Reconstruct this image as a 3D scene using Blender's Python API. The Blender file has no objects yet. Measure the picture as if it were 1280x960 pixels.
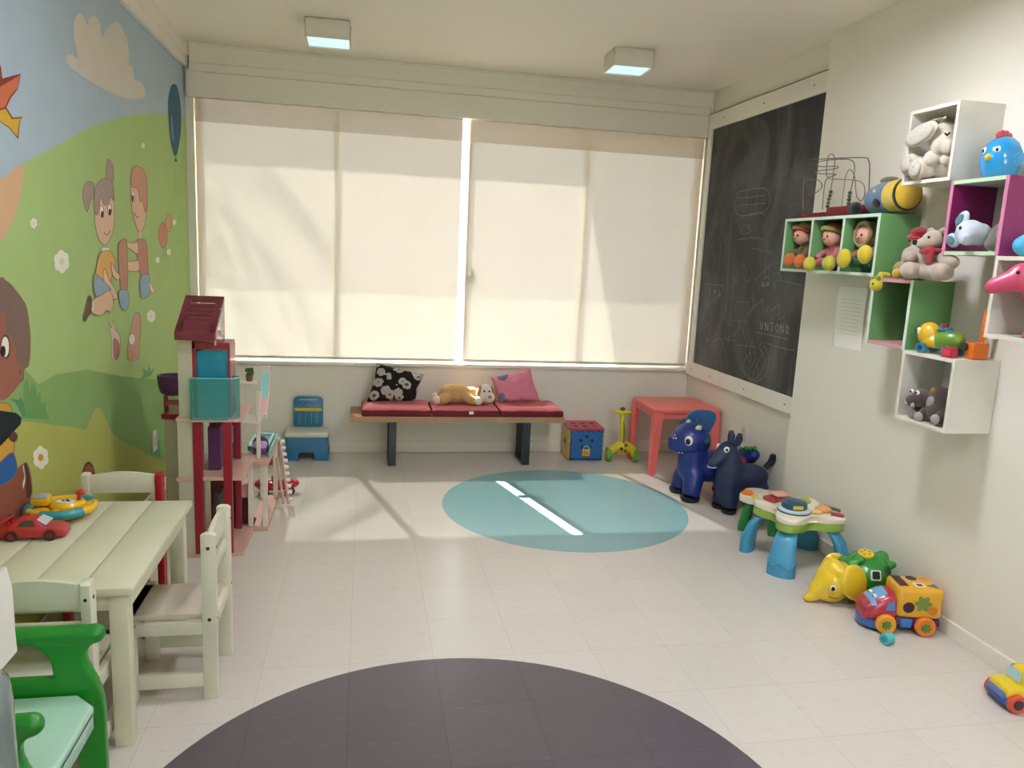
import bpy, bmesh, math, random
from mathutils import Vector, Matrix, Euler, noise as mnoise

S = bpy.context.scene
COL = S.collection
PI = math.pi
random.seed(7)

# ------------------------------------------------------------------ camera
CAM_H = 1.475
F_PX = 948.16
YAW, PITCH, ROLL = -0.1966878, -0.17104271, -0.04710738
_Rz = Matrix.Rotation(YAW, 3, 'Z'); _Rx = Matrix.Rotation(PITCH, 3, 'X'); _Ry = Matrix.Rotation(ROLL, 3, 'Y')
CAM_R = _Rz @ _Rx @ _Ry                      # columns: right, forward, up
cam_data = bpy.data.cameras.new('camera')
cam_data.sensor_fit = 'HORIZONTAL'; cam_data.sensor_width = 36.0
cam_data.lens = 36.0 * F_PX / 1280.0
cam_data.clip_start = 0.02; cam_data.clip_end = 200
cam = bpy.data.objects.new('camera', cam_data); COL.objects.link(cam)
_m = Matrix((CAM_R.col[0], CAM_R.col[2], -CAM_R.col[1])).transposed().to_4x4()
_m.translation = Vector((0, 0, CAM_H))
cam.matrix_world = _m
S.camera = cam

# ------------------------------------------------------------------ light and exposure
S.view_settings.view_transform = 'Standard'
S.view_settings.look = 'None'
S.view_settings.gamma = 1.0
S.view_settings.use_curve_mapping = False
S.view_settings.exposure = 1.24
S.cycles.use_denoising = True
S.cycles.max_bounces = 10; S.cycles.diffuse_bounces = 6; S.cycles.transparent_max_bounces = 16
S.cycles.sample_clamp_indirect = 6.0
S.cycles.caustics_reflective = False; S.cycles.caustics_refractive = False
SUN_DIR = Vector((0.46, -1.72, -1.965))
SUN_POWER = 32.0
SKY_POWER = 3.4
LAMP_POWER = 9.0
world = bpy.data.worlds.new('sky'); S.world = world; world.use_nodes = True
_nt = world.node_tree; _bg = _nt.nodes['Background']
_tc = _nt.nodes.new('ShaderNodeTexCoord'); _sep = _nt.nodes.new('ShaderNodeSeparateXYZ'); _rp = _nt.nodes.new('ShaderNodeValToRGB')
_rp.color_ramp.elements[0].position = 0.0; _rp.color_ramp.elements[0].color = (1.0, 0.98, 0.95, 1)
_rp.color_ramp.elements[1].position = 0.8; _rp.color_ramp.elements[1].color = (0.74, 0.87, 1.0, 1)
_nt.links.new(_tc.outputs['Generated'], _sep.inputs[0]); _nt.links.new(_sep.outputs['Z'], _rp.inputs[0])
_nt.links.new(_rp.outputs[0], _bg.inputs['Color']); _bg.inputs['Strength'].default_value = SKY_POWER
sun_data = bpy.data.lights.new('sun', 'SUN'); sun_data.energy = SUN_POWER; sun_data.angle = 0.009
sun_data.color = (1.0, 0.965, 0.91)
sun = bpy.data.objects.new('sun', sun_data); COL.objects.link(sun)
sun.rotation_euler = SUN_DIR.to_track_quat('-Z', 'Y').to_euler(); sun.location = (-2, 9, 8)

# ------------------------------------------------------------------ helpers
def ray(px, py):
    return CAM_R @ Vector(((px - 640) / F_PX, 1.0, -(py - 480) / F_PX))
def on_x(px, py, x):
    v = ray(px, py); return Vector((0, 0, CAM_H)) + v * (x / v.x)
def on_y(px, py, y):
    v = ray(px, py); return Vector((0, 0, CAM_H)) + v * (y / v.y)
def on_z(px, py, z):
    v = ray(px, py); return Vector((0, 0, CAM_H)) + v * ((z - CAM_H) / v.z)

def lin(c):
    if isinstance(c, str):
        c = c.lstrip('#'); c = tuple(int(c[i:i + 2], 16) for i in (0, 2, 4))
    out = []
    for v in c:
        v = v / 255.0
        out.append(v / 12.92 if v <= 0.04045 else ((v + 0.055) / 1.055) ** 2.4)
    return tuple(out) + (1.0,)

_MATS = {}
def M(name, col, rough=0.5, var=0.06, scale=12.0, bump=0.0, bscale=None, metal=0.0, coat=0.0, sheen=0.0, alpha=None, trans=0.0, spec=None, sss=0.0):
    """A procedural Principled material: base colour gently varied by noise, optional bump."""
    if name in _MATS: return _MATS[name]
    m = bpy.data.materials.new(name); m.use_nodes = True
    nt = m.node_tree; b = nt.nodes['Principled BSDF']
    c = lin(col)
    tc = nt.nodes.new('ShaderNodeTexCoord')
    nz = nt.nodes.new('ShaderNodeTexNoise'); nz.inputs['Scale'].default_value = scale; nz.inputs['Detail'].default_value = 4
    nt.links.new(tc.outputs['Object'], nz.inputs['Vector'])
    mx = nt.nodes.new('ShaderNodeMix'); mx.data_type = 'RGBA'
    mx.inputs[6].default_value = tuple(max(0, v * (1 - var * 1.6)) for v in c[:3]) + (1,)
    mx.inputs[7].default_value = tuple(min(1, v * (1 + var * 1.6)) for v in c[:3]) + (1,)
    nt.links.new(nz.outputs['Fac'], mx.inputs[0]); nt.links.new(mx.outputs[2], b.inputs['Base Color'])
    b.inputs['Roughness'].default_value = rough; b.inputs['Metallic'].default_value = metal
    if coat: b.inputs['Coat Weight'].default_value = coat; b.inputs['Coat Roughness'].default_value = 0.12
    if sheen: b.inputs['Sheen Weight'].default_value = sheen; b.inputs['Sheen Roughness'].default_value = 0.5
    if trans: b.inputs['Transmission Weight'].default_value = trans
    if alpha is not None: b.inputs['Alpha'].default_value = alpha
    if spec is not None: b.inputs['Specular IOR Level'].default_value = spec
    if sss: b.inputs['Subsurface Weight'].default_value = sss; b.inputs['Subsurface Scale'].default_value = 0.01
    if bump:
        n2 = nt.nodes.new('ShaderNodeTexNoise'); n2.inputs['Scale'].default_value = bscale or scale * 6; n2.inputs['Detail'].default_value = 3
        nt.links.new(tc.outputs['Object'], n2.inputs['Vector'])
        bp = nt.nodes.new('ShaderNodeBump'); bp.inputs['Strength'].default_value = bump; bp.inputs['Distance'].default_value = 0.004
        nt.links.new(n2.outputs['Fac'], bp.inputs['Height']); nt.links.new(bp.outputs['Normal'], b.inputs['Normal'])
    _MATS[name] = m
    return m
def plastic(col, rough=0.32, coat=0.25):
    c = col if isinstance(col, str) else '#%02x%02x%02x' % tuple(col)
    return M('plastic_' + c.strip('#') + '_%d' % int(rough * 100), c, rough, 0.04, 8.0, coat=coat)
def plush(col):
    c = col if isinstance(col, str) else '#%02x%02x%02x' % tuple(col)
    return M('plush_' + c.strip('#'), c, 0.95, 0.14, 40.0, bump=0.8, bscale=420.0, sheen=0.35, spec=0.1)
def paint(col, rough=0.6, var=0.04):
    c = col if isinstance(col, str) else '#%02x%02x%02x' % tuple(col)
    return M('paint_' + c.strip('#'), c, rough, var, 7.0, spec=0.2)
def wood_paint(col, rough=0.45):
    c = col if isinstance(col, str) else '#%02x%02x%02x' % tuple(col)
    return M('wood_' + c.strip('#'), c, rough, 0.05, 9.0, bump=0.12, bscale=60.0)

class G:
    """Collects shapes in a bmesh and links them as ONE mesh object."""
    def __init__(s):
        s.bm = bmesh.new(); s.mats = []
    def _mi(s, m):
        if m not in s.mats: s.mats.append(m)
        return s.mats.index(m)
    def _fin(s, verts, m, mat4=None):
        if mat4 is not None: bmesh.ops.transform(s.bm, matrix=mat4, verts=verts)
        i = s._mi(m); vs = set(verts)
        for v in verts:
            for f in v.link_faces: f.material_index = i
        return verts
    def box(s, c, d, m, bev=0.0, rot=None, seg=2, taper=None):
        r = bmesh.ops.create_cube(s.bm, size=1.0); vs = r['verts']
        for v in vs:
            k = 1.0
            if taper and v.co.z > 0: k = taper
            v.co = Vector((v.co.x * d[0] * k, v.co.y * d[1] * k, v.co.z * d[2]))
        if bev > 0:
            es = list({e for v in vs for e in v.link_edges})
            bmesh.ops.bevel(s.bm, geom=es, offset=min(bev, min(d) * 0.49), segments=seg, profile=0.5, affect='EDGES', clamp_overlap=True)
            vs = s._island(vs)
        mt = Matrix.Translation(Vector(c))
        if rot is not None: mt = mt @ Euler(rot).to_matrix().to_4x4()
        return s._fin(vs, m, mt)
    def _island(s, vs):
        start = [v for v in vs if v.is_valid]
        if not start: start = [s.bm.verts[:][-1]]
        seen = set(start); st = list(start)
        while st:
            v = st.pop()
            for e in v.link_edges:
                o = e.other_vert(v)
                if o not in seen: seen.add(o); st.append(o)
        return list(seen)
    def bx(s, a, b, m, bev=0.0, seg=2):
        a = Vector(a); b = Vector(b)
        return s.box((a + b) / 2, (abs(b.x - a.x), abs(b.y - a.y), abs(b.z - a.z)), m, bev, None, seg)
    def ell(s, c, r, m, rot=None, u=20, v=12):
        if not hasattr(r, '__len__'): r = (r, r, r)
        q = bmesh.ops.create_uvsphere(s.bm, u_segments=u, v_segments=v, radius=1.0)
        mt = Matrix.Translation(Vector(c)) @ (Euler(rot).to_matrix().to_4x4() if rot is not None else Matrix()) @ Matrix.Diagonal((r[0], r[1], r[2], 1))
        return s._fin(q['verts'], m, mt)
    def tube(s, pts, rad, m, seg=10, caps=True, closed=False, flat=1.0):
        pts = [Vector(p) for p in pts]; n = len(pts)
        if not hasattr(rad, '__len__'): rad = [rad] * n
        rings = []; up = None
        for i, p in enumerate(pts):
            if closed: t = pts[(i + 1) % n] - pts[i - 1]
            else: t = pts[min(i + 1, n - 1)] - pts[max(i - 1, 0)]
            t.normalize()
            if up is None:
                up = Vector((0, 0, 1)) if abs(t.z) < 0.9 else Vector((1, 0, 0))
            a = t.cross(up)
            if a.length < 1e-6: a = t.orthogonal()
            a.normalize(); b = a.cross(t).normalized(); up = b
            ring = []
            for k in range(seg):
                an = 2 * PI * k / seg
                ring.append(s.bm.verts.new(p + (a * math.cos(an) * rad[i] + b * math.sin(an) * rad[i] * flat)))
            rings.append(ring)
        R = rings + ([rings[0]] if closed else [])
        for q in range(len(R) - 1):
            for k in range(seg):
                s.bm.faces.new((R[q][k], R[q][(k + 1) % seg], R[q + 1][(k + 1) % seg], R[q + 1][k]))
        if caps and not closed:
            s.bm.faces.new(rings[0][::-1]); s.bm.faces.new(rings[-1])
        vs = [v for r in rings for v in r]
        return s._fin(vs, m)
    def cyl(s, a, b, r, m, r2=None, seg=20):
        return s.tube([a, b], [r, r if r2 is None else r2], m, seg)
    def lathe(s, prof, m, c=(0, 0, 0), rot=None, seg=28):
        """prof: list of (r, z)"""
        rings = []
        for (r, z) in prof:
            if r < 1e-5: rings.append([s.bm.verts.new((0, 0, z))])
            else: rings.append([s.bm.verts.new((r * math.cos(2 * PI * k / seg), r * math.sin(2 * PI * k / seg), z)) for k in range(seg)])
        for A, B in zip(rings[:-1], rings[1:]):
            if len(A) == 1 and len(B) == 1: continue
            for k in range(seg):
                k2 = (k + 1) % seg
                if len(A) == 1: s.bm.faces.new((A[0], B[k2], B[k]))
                elif len(B) == 1: s.bm.faces.new((A[k], A[k2], B[0]))
                else: s.bm.faces.new((A[k], A[k2], B[k2], B[k]))
        if len(rings[0]) > 1: s.bm.faces.new(rings[0][::-1])
        if len(rings[-1]) > 1: s.bm.faces.new(rings[-1])
        vs = [v for r in rings for v in r]
        mt = Matrix.Translation(Vector(c)) @ (Euler(rot).to_matrix().to_4x4() if rot is not None else Matrix())
        return s._fin(vs, m, mt)
    def prism(s, poly, h, m, mat4=None, bev=0.0, seg=2):
        """poly: 2-D outline (counter-clockwise) in local XY, extruded by h along +Z, then moved by mat4."""
        lo = [s.bm.verts.new((x, y, 0)) for x, y in poly]; hi = [s.bm.verts.new((x, y, h)) for x, y in poly]
        n = len(poly)
        s.bm.faces.new(lo[::-1]); s.bm.faces.new(hi)
        es = []
        for k in range(n):
            s.bm.faces.new((lo[k], lo[(k + 1) % n], hi[(k + 1) % n], hi[k]))
        vs = lo + hi
        if bev > 0:
            es = [e for v in vs for e in v.link_edges if (e.verts[0] in lo) == (e.verts[1] in lo)]
            bmesh.ops.bevel(s.bm, geom=list(set(es)), offset=bev, segments=seg, profile=0.5, affect='EDGES', clamp_overlap=True)
            vs = s._island([v for v in vs if v.is_valid])
        return s._fin(vs, m, mat4)
    def poly(s, pts, m):
        vs = [s.bm.verts.new(p) for p in pts]; s.bm.faces.new(vs)
        return s._fin(vs, m)
    def grid(s, fn, nu, nv, m, close_u=False):
        """fn(u,v)->point on 0..1 square"""
        V = [[s.bm.verts.new(fn(i / (nu if close_u else nu - 1), j / (nv - 1))) for j in range(nv)] for i in range(nu)]
        for i in range(nu if close_u else nu - 1):
            for j in range(nv - 1):
                s.bm.faces.new((V[i][j], V[(i + 1) % nu][j], V[(i + 1) % nu][j + 1], V[i][j + 1]))
        return s._fin([v for r in V for v in r], m)
    def build(s, name, parent=None, smooth=40, loc=None, rot=None, remesh=0.0, sm=0, subsurf=0, recalc=True):
        if recalc: bmesh.ops.recalc_face_normals(s.bm, faces=s.bm.faces[:])
        me = bpy.data.meshes.new(name); s.bm.to_mesh(me); s.bm.free()
        for m in s.mats: me.materials.append(m)
        if smooth:
            me.polygons.foreach_set('use_smooth', [True] * len(me.polygons))
            if smooth < 180 and not remesh: me.set_sharp_from_angle(angle=math.radians(smooth))
        o = bpy.data.objects.new(name, me); COL.objects.link(o)
        if loc is not None: o.location = loc
        if rot is not None: o.rotation_euler = rot
        if parent is not None: o.parent = parent
        if remesh:
            r = o.modifiers.new('remesh', 'REMESH'); r.mode = 'VOXEL'; r.voxel_size = remesh; r.use_smooth_shade = True
            if sm:
                q = o.modifiers.new('smooth', 'SMOOTH'); q.factor = 0.6; q.iterations = sm
        if subsurf:
            q = o.modifiers.new('subsurf', 'SUBSURF'); q.levels = subsurf; q.render_levels = subsurf
        return o

def tag(o, label, cat, group=None):
    o['label'] = label; o['category'] = cat
    if group: o['group'] = group
    return o
def thing(name, label, cat, loc=(0, 0, 0), rz=0.0, group=None, rot=None):
    o = bpy.data.objects.new(name, None); COL.objects.link(o)
    o.empty_display_size = 0.05
    o.location = loc; o.rotation_euler = rot if rot is not None else (0, 0, rz)
    return tag(o, label, cat, group)
def struct(o):
    o['kind'] = 'structure'; return o
def lab(o, text):
    o['label'] = text; return o
def copy_tree(o, parent=None):
    c = o.copy(); COL.objects.link(c)
    if parent is not None: c.parent = parent
    for ch in list(o.children): copy_tree(ch, c)
    return c
def crom(pts, n=8, closed=True):
    """Catmull-Rom through points (tuples of any dimension)."""
    P = [Vector(p) for p in pts]; N = len(P); out = []
    rng = range(N) if closed else range(N - 1)
    for i in rng:
        p0 = P[(i - 1) % N] if closed or i > 0 else P[0]
        p1 = P[i]; p2 = P[(i + 1) % N]
        p3 = P[(i + 2) % N] if closed or i + 2 < N else P[-1]
        for k in range(n):
            t = k / n
            out.append(0.5 * ((2 * p1) + (p2 - p0) * t + (2 * p0 - 5 * p1 + 4 * p2 - p3) * t * t + (3 * p1 - p0 - 3 * p2 + p3) * t ** 3))
    if not closed: out.append(P[-1])
    return out
def frame_x(o, x_dir, y_dir):
    """4x4 whose local X, Y axes are x_dir, y_dir and origin o."""
    X = Vector(x_dir).normalized(); Y = Vector(y_dir).normalized(); Z = X.cross(Y)
    m = Matrix((X, Y, Z)).transposed().to_4x4(); m.translation = Vector(o); return m
def rrect(w, h, r, n=5):
    pts = []
    for cx, cy, a0 in ((w / 2 - r, h / 2 - r, 0), (-w / 2 + r, h / 2 - r, 90), (-w / 2 + r, -h / 2 + r, 180), (w / 2 - r, -h / 2 + r, 270)):
        for k in range(n + 1):
            a = math.radians(a0 + 90 * k / n); pts.append((cx + r * math.cos(a), cy + r * math.sin(a)))
    return pts
def circ(r, n=28, cx=0, cy=0, ry=None):
    return [(cx + r * math.cos(2 * PI * k / n), cy + (ry or r) * math.sin(2 * PI * k / n)) for k in range(n)]
# ================================================================== THE SETTING
XL, XR, XREC, YB, ZC, YF = -1.149, 2.39, 2.465, 5.44, 2.69, -2.2
white_wall = paint('#e2dccf', 0.5, 0.012)
white_trim = paint('#e6e0d3', 0.4, 0.015)
ceil_paint = paint('#efe6db', 0.7, 0.012)

def vinyl(name, c1, c2, mortar, streak, rough):
    m = bpy.data.materials.new(name); m.use_nodes = True; nt = m.node_tree; b = nt.nodes['Principled BSDF']
    tc = nt.nodes.new('ShaderNodeTexCoord'); mp = nt.nodes.new('ShaderNodeMapping')
    mp.inputs['Location'].default_value = (0.034 + 3.0, -2.555 + 6.0, 0)
    nt.links.new(tc.outputs['Object'], mp.inputs['Vector'])
    br = nt.nodes.new('ShaderNodeTexBrick'); br.offset = 0.0; br.squash = 1.0
    br.inputs['Scale'].default_value = 1.0; br.inputs['Brick Width'].default_value = 0.3; br.inputs['Row Height'].default_value = 0.3
    br.inputs['Mortar Size'].default_value = 0.0011; br.inputs['Mortar Smooth'].default_value = 0.3
    br.inputs['Color1'].default_value = lin(c1); br.inputs['Color2'].default_value = lin(c2); br.inputs['Mortar'].default_value = lin(mortar)
    nt.links.new(mp.outputs[0], br.inputs['Vector'])
    # fine directional flecks of the vinyl
    mp2 = nt.nodes.new('ShaderNodeMapping'); mp2.inputs['Scale'].default_value = (9, 30, 1); mp2.inputs['Rotation'].default_value = (0, 0, 0.25)
    nt.links.new(tc.outputs['Object'], mp2.inputs['Vector'])
    nz = nt.nodes.new('ShaderNodeTexNoise'); nz.inputs['Scale'].default_value = 1.6; nz.inputs['Detail'].default_value = 2.5; nz.inputs['Roughness'].default_value = 0.7
    nt.links.new(mp2.outputs[0], nz.inputs['Vector'])
    rp = nt.nodes.new('ShaderNodeValToRGB'); rp.color_ramp.elements[0].position = 0.58; rp.color_ramp.elements[1].position = 0.8
    rp.color_ramp.elements[0].color = (0, 0, 0, 1); rp.color_ramp.elements[1].color = (0.55, 0.55, 0.55, 1)
    nt.links.new(nz.outputs['Fac'], rp.inputs[0])
    mx = nt.nodes.new('ShaderNodeMix'); mx.data_type = 'RGBA'; mx.inputs[7].default_value = lin(streak)
    nt.links.new(rp.outputs[0], mx.inputs[0]); nt.links.new(br.outputs['Color'], mx.inputs[6])
    nt.links.new(mx.outputs[2], b.inputs['Base Color'])
    b.inputs['Roughness'].default_value = rough
    return m
vin_white = vinyl('vinyl_cream', '#cdc6bc', '#c9c2b8', '#b5aea2', '#b4a998', 0.24)
vin_blue = vinyl('vinyl_blue', '#84acae', '#82aaad', '#7fa5a8', '#99bcbc', 0.24)
vin_dark = vinyl('vinyl_charcoal', '#5b545a', '#585157', '#4c464b', '#6b646a', 0.27)

g = G(); g.bx((XL - 0.15, YF - 0.15, -0.1), (XREC + 0.15, YB + 0.14, 0), vin_white)
floor = struct(g.build('floor', smooth=0))
for (cx, cy, r, mm, txt) in ((1.193, 4.214, 0.73, vin_blue, 'pale blue round inlay in the vinyl floor'), (0.28, 1.63, 0.925, vin_dark, 'charcoal round inlay in the vinyl floor')):
    g = G(); g.prism(circ(r, 128, cx, cy), 0.0006, mm); o = g.build('round_inlay', floor, smooth=0); lab(o, txt)
g = G(); g.bx((XL - 0.15, YF - 0.15, ZC), (XREC + 0.15, YB + 0.14, ZC + 0.12), ceil_paint); ceiling = struct(g.build('ceiling', smooth=0))

sky_paint = paint('#a9bac4', 0.75)
g = G(); g.bx((XL - 0.14, YF - 0.14, 0), (XL, YB + 0.14, ZC), sky_paint); wall_left = struct(g.build('wall_left', smooth=0))
g = G(); g.bx((XR, YF - 0.14, 0), (XREC + 0.15, 3.85, ZC), white_wall, 0.004); wall_right = struct(g.build('wall_right', smooth=0))
g = G(); g.bx((XREC, 3.85, 0), (XREC + 0.15, YB + 0.14, ZC), white_wall); struct(g.build('wall_right', smooth=0))
# window wall: parapet, lintel, side piers
WX0, WX1, WZ0, WZ1 = -1.10, 2.455, 0.66, 2.42
g = G()
g.bx((XL, YB, 0), (XREC, YB + 0.14, WZ0), white_wall)
g.bx((XL, YB, WZ1), (XREC, YB + 0.14, ZC), white_wall)
g.bx((XL, YB, WZ0), (WX0, YB + 0.14, WZ1), white_trim)
g.bx((WX1, YB, WZ0), (XREC, YB + 0.14, WZ1), white_trim)
wall_back = struct(g.build('wall_back', smooth=0))
# wall behind the camera; its window is added to let in fill daylight
RX0, RX1, RZ0, RZ1 = 0.1, 1.7, 0.9, 2.2
g = G()
g.bx((XL, YF - 0.14, 0), (XREC, YF, RZ0), white_wall); g.bx((XL, YF - 0.14, RZ1), (XREC, YF, ZC), white_wall)
g.bx((XL, YF - 0.14, RZ0), (RX0, YF, RZ1), white_wall); g.bx((RX1, YF - 0.14, RZ0), (XREC, YF, RZ1), white_wall)
wall_front = struct(g.build('wall_front', smooth=0))

alu = M('white_aluminium', '#e8e8e4', 0.35, 0.03, 10)
def glass():
    if 'window_glass' in _MATS: return _MATS['window_glass']
    m = bpy.data.materials.new('window_glass'); m.use_nodes = True; nt = m.node_tree
    nt.nodes.remove(nt.nodes['Principled BSDF'])
    out = nt.nodes['Material Output']; t = nt.nodes.new('ShaderNodeBsdfTransparent'); gl = nt.nodes.new('ShaderNodeBsdfGlossy')
    gl.inputs['Roughness'].default_value = 0.02; t.inputs['Color'].default_value = (0.94, 0.97, 0.96, 1)
    mx = nt.nodes.new('ShaderNodeMixShader'); mx.inputs[0].default_value = 0.05
    nt.links.new(t.outputs[0], mx.inputs[1]); nt.links.new(gl.outputs[0], mx.inputs[2])
    nt.links.new(mx.outputs[0], out.inputs['Surface']); _MATS['window_glass'] = m; return m
def window(name, x0, x1, z0, z1, y, mull, t=0.045, dp=0.05):
    g = G()
    g.bx((x0, y - dp / 2, z0), (x0 + t, y + dp / 2, z1), alu, 0.003); g.bx((x1 - t, y - dp / 2, z0), (x1, y + dp / 2, z1), alu, 0.003)
    g.bx((x0, y - dp / 2, z0), (x1, y + dp / 2, z0 + t * 0.5), alu, 0.003); g.bx((x0, y - dp / 2, z1 - t), (x1, y + dp / 2, z1), alu, 0.003)
    w = struct(g.build(name, smooth=0))
    edges = [x0] + list(mull) + [x1]
    for mxx in mull:
        g = G(); g.bx((mxx - t / 2, y - dp / 2, z0 + t * 0.5), (mxx + t / 2, y + dp / 2, z1 - t), alu, 0.003); g.build('mullion', w, smooth=0)
    for a, b in zip(edges[:-1], edges[1:]):
        g = G(); g.bx((a + 0.01, y - 0.003, z0 + 0.01), (b - 0.01, y + 0.003, z1 - 0.01), glass()); g.build('pane', w, smooth=0)
    return w
win = window('window_1', WX0, WX1, WZ0, WZ1, YB + 0.085, (-0.2, 0.718, 1.58), 0.036)
g = G(); g.box((0.70, YB + 0.052, 1.27), (0.10, 0.025, 0.05), alu, 0.006); g.box((0.765, YB + 0.048, 1.30), (0.03, 0.02, 0.12), alu, 0.006); g.build('latch', win)
window('fill_window', RX0, RX1, RZ0, RZ1, YF - 0.07, (0.9,), 0.05)

# sill, pelmet box over the window, cornice along the left wall, baseboards
g = G(); g.bx((XL + 0.005, YB - 0.03, WZ0 - 0.022), (XREC, YB + 0.06, WZ0), white_trim, 0.004); struct(g.build('trim_1', smooth=0))
g = G()
XC0 = -1.112
g.bx((XC0, 5.425, 2.367), (XREC, 5.44, 2.69), white_trim)
g.bx((XC0, 5.400, 2.521), (XREC, 5.44, 2.69), white_trim, 0.003)
g.bx((XC0 - 0.02, 5.392, 2.367), (XREC, 5.44, 2.519), white_trim, 0.004)
g.bx((XC0 - 0.005, 5.385, 2.519), (XREC, 5.42, 2.527), white_trim, 0.003)
g.bx((XC0, 5.39, 2.572), (XREC, 5.42, 2.58), white_trim, 0.003)
g.bx((XC0, 5.385, 2.678), (XREC, 5.42, 2.69), white_trim, 0.003)
g.bx((2.452, 5.385, 2.372), (XREC, 5.42, 2.69), white_trim, 0.003)
struct(g.build('trim_2', smooth=0))
g = G()
g.bx((XL, YF, 2.547), (XL + 0.026, 5.44, 2.69), white_trim, 0.003); g.bx((XL, YF, 2.612), (XL + 0.036, 5.44, 2.69), white_trim, 0.004)
struct(g.build('trim_3', smooth=0))
g = G(); g.bx((XR - 0.012, YF, 0), (XR, 3.85, 0.068), white_trim, 0.003); g.bx((XREC - 0.012, 3.85, 0), (XREC, YB, 0.075), white_trim, 0.003); struct(g.build('baseboard_right', smooth=0))
g = G(); g.bx((XL, YB - 0.014, 0), (XREC, YB, 0.085), white_trim, 0.004); struct(g.build('baseboard_back', smooth=0))
g = G(); g.bx((XL, YF, 0), (XL + 0.012, YB, 0.07), white_trim, 0.003); struct(g.build('baseboard_left', smooth=0))

# ------------------------------------------------------------------ outdoors, behind the blinds
lawn = M('paved_yard', '#b9b4a8', 0.9, 0.1, 3.0)
g = G(); g.bx((-14, -20, -0.3), (16, 26, -0.12), lawn); o = g.build('ground', smooth=0); struct(o)
roof_m = paint('#cfc8bb', 0.8)
g = G(); g.bx((-4, YB + 0.14, 2.65), (1.42, 6.06, 2.8), roof_m); g.bx((1.42, YB + 0.14, 2.65), (6, 8.3, 2.8), roof_m)
struct(g.build('roof_eave', smooth=0))

# ------------------------------------------------------------------ roller blinds
def blind_mat(nm='blind_fabric', f1=0.027, f2=0.03):
    m = bpy.data.materials.new(nm); m.use_nodes = True; nt = m.node_tree
    nt.nodes.remove(nt.nodes['Principled BSDF']); out = nt.nodes['Material Output']
    tc = nt.nodes.new('ShaderNodeTexCoord'); nz = nt.nodes.new('ShaderNodeTexNoise'); nz.inputs['Scale'].default_value = 3.0
    nt.links.new(tc.outputs['Object'], nz.inputs['Vector'])
    mc = nt.nodes.new('ShaderNodeMix'); mc.data_type = 'RGBA'
    mc.inputs[6].default_value = lin('#d6c9ba'); mc.inputs[7].default_value = lin('#decfc2')
    nt.links.new(nz.outputs['Fac'], mc.inputs[0])
    d = nt.nodes.new('ShaderNodeBsdfDiffuse'); t = nt.nodes.new('ShaderNodeBsdfTranslucent'); tr = nt.nodes.new('ShaderNodeBsdfTransparent')
    nt.links.new(mc.outputs[2], d.inputs['Color']); nt.links.new(mc.outputs[2], t.inputs['Color'])
    m1 = nt.nodes.new('ShaderNodeMixShader'); m1.inputs[0].default_value = f1
    m2 = nt.nodes.new('ShaderNodeMixShader'); m2.inputs[0].default_value = f2
    nt.links.new(d.outputs[0], m1.inputs[1]); nt.links.new(t.outputs[0], m1.inputs[2])
    nt.links.new(m1.outputs[0], m2.inputs[1]); nt.links.new(tr.outputs[0], m2.inputs[2]); nt.links.new(m2.outputs[0], out.inputs['Surface'])
    return m
BM = blind_mat(); BM2 = blind_mat('blind_fabric_sheer', 0.3, 0.42)
for x0, x1, txt in ((-1.097, 0.656, 'cream roller blind drawn down over the left half of the window, behind the dollhouse'),
                    (0.708, 2.451, 'cream roller blind drawn down over the right half of the window, next to the blackboard')):
    t = thing('roller_blind', txt, 'blind', ((x0 + x1) / 2, 5.462, WZ0 + 0.012), group='roller blinds on the window'); w = x1 - x0
    g = G(); g.grid(lambda u, v: (-w / 2 + u * w, 0.0015 * math.sin(u * 17 + v * 3), 0.012 + v * 1.70), 40, 24, BM); g.build('fabric', t, smooth=180, recalc=False)
    g = G(); g.grid(lambda u, v: (-w / 2 + u * w, -0.012, 1.55 + v * 0.16), 12, 6, BM2); g.build('upper_fold', t, smooth=180, recalc=False)
    g = G(); g.box((0, 0, 0.010), (w, 0.014, 0.02), M('bar_grey', '#b9b4a8', 0.4), 0.005); g.build('bottom_bar', t)
    g = G(); g.cyl((-w / 2, 0.01, 1.728), (w / 2, 0.01, 1.728), 0.018, paint('#b8a98c')); g.build('roller_tube', t)

# ------------------------------------------------------------------ ceiling lamps
def lamp_mat(st, nm='lamp_diffuser', col='#bfe6f0'):
    m = bpy.data.materials.new(nm); m.use_nodes = True; nt = m.node_tree; b = nt.nodes['Principled BSDF']
    b.inputs['Base Color'].default_value = (0.5, 0.6, 0.62, 1); b.inputs['Emission Color'].default_value = lin(col); b.inputs['Emission Strength'].default_value = st
    return m
LM = lamp_mat(LAMP_POWER / 22)
lamp_body = paint('#d9d2c4', 0.45)
def ceiling_lamp(x, y, rz, txt, dm=None):
    t = thing('ceiling_light', txt, 'ceiling light', (x, y, 2.585), rz, group='square ceiling lights')
    g = G()
    for sx, sy, dx, dy in ((0, -.117, .24, .006), (0, .117, .24, .006), (-.117, 0, .006, .24), (.117, 0, .006, .24)):
        g.box((sx, sy, 0.05), (dx, dy, 0.10), lamp_body, 0.002)
    g.box((0, 0, 0.099), (0.24, 0.24, 0.006), lamp_body)
    g.build('housing', t, smooth=0)
    g = G(); g.box((0, 0, 0.012), (0.226, 0.226, 0.008), dm or LM); g.build('diffuser', t, smooth=0)
    g = G(); g.box((0, 0, 0.1025), (0.2, 0.2, 0.005), M('dark_bracket', '#55504a', 0.6)); g.build('bracket', t, smooth=0)
    g = G(); g.cyl((-0.128, -.09, 0.085), (-0.12, -.09, 0.085), 0.006, lamp_body); g.build('screw', t)
    g = G(); g.cyl((0.12, -.09, 0.07), (0.128, -.09, 0.07), 0.006, lamp_body); g.build('screw', t)
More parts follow.
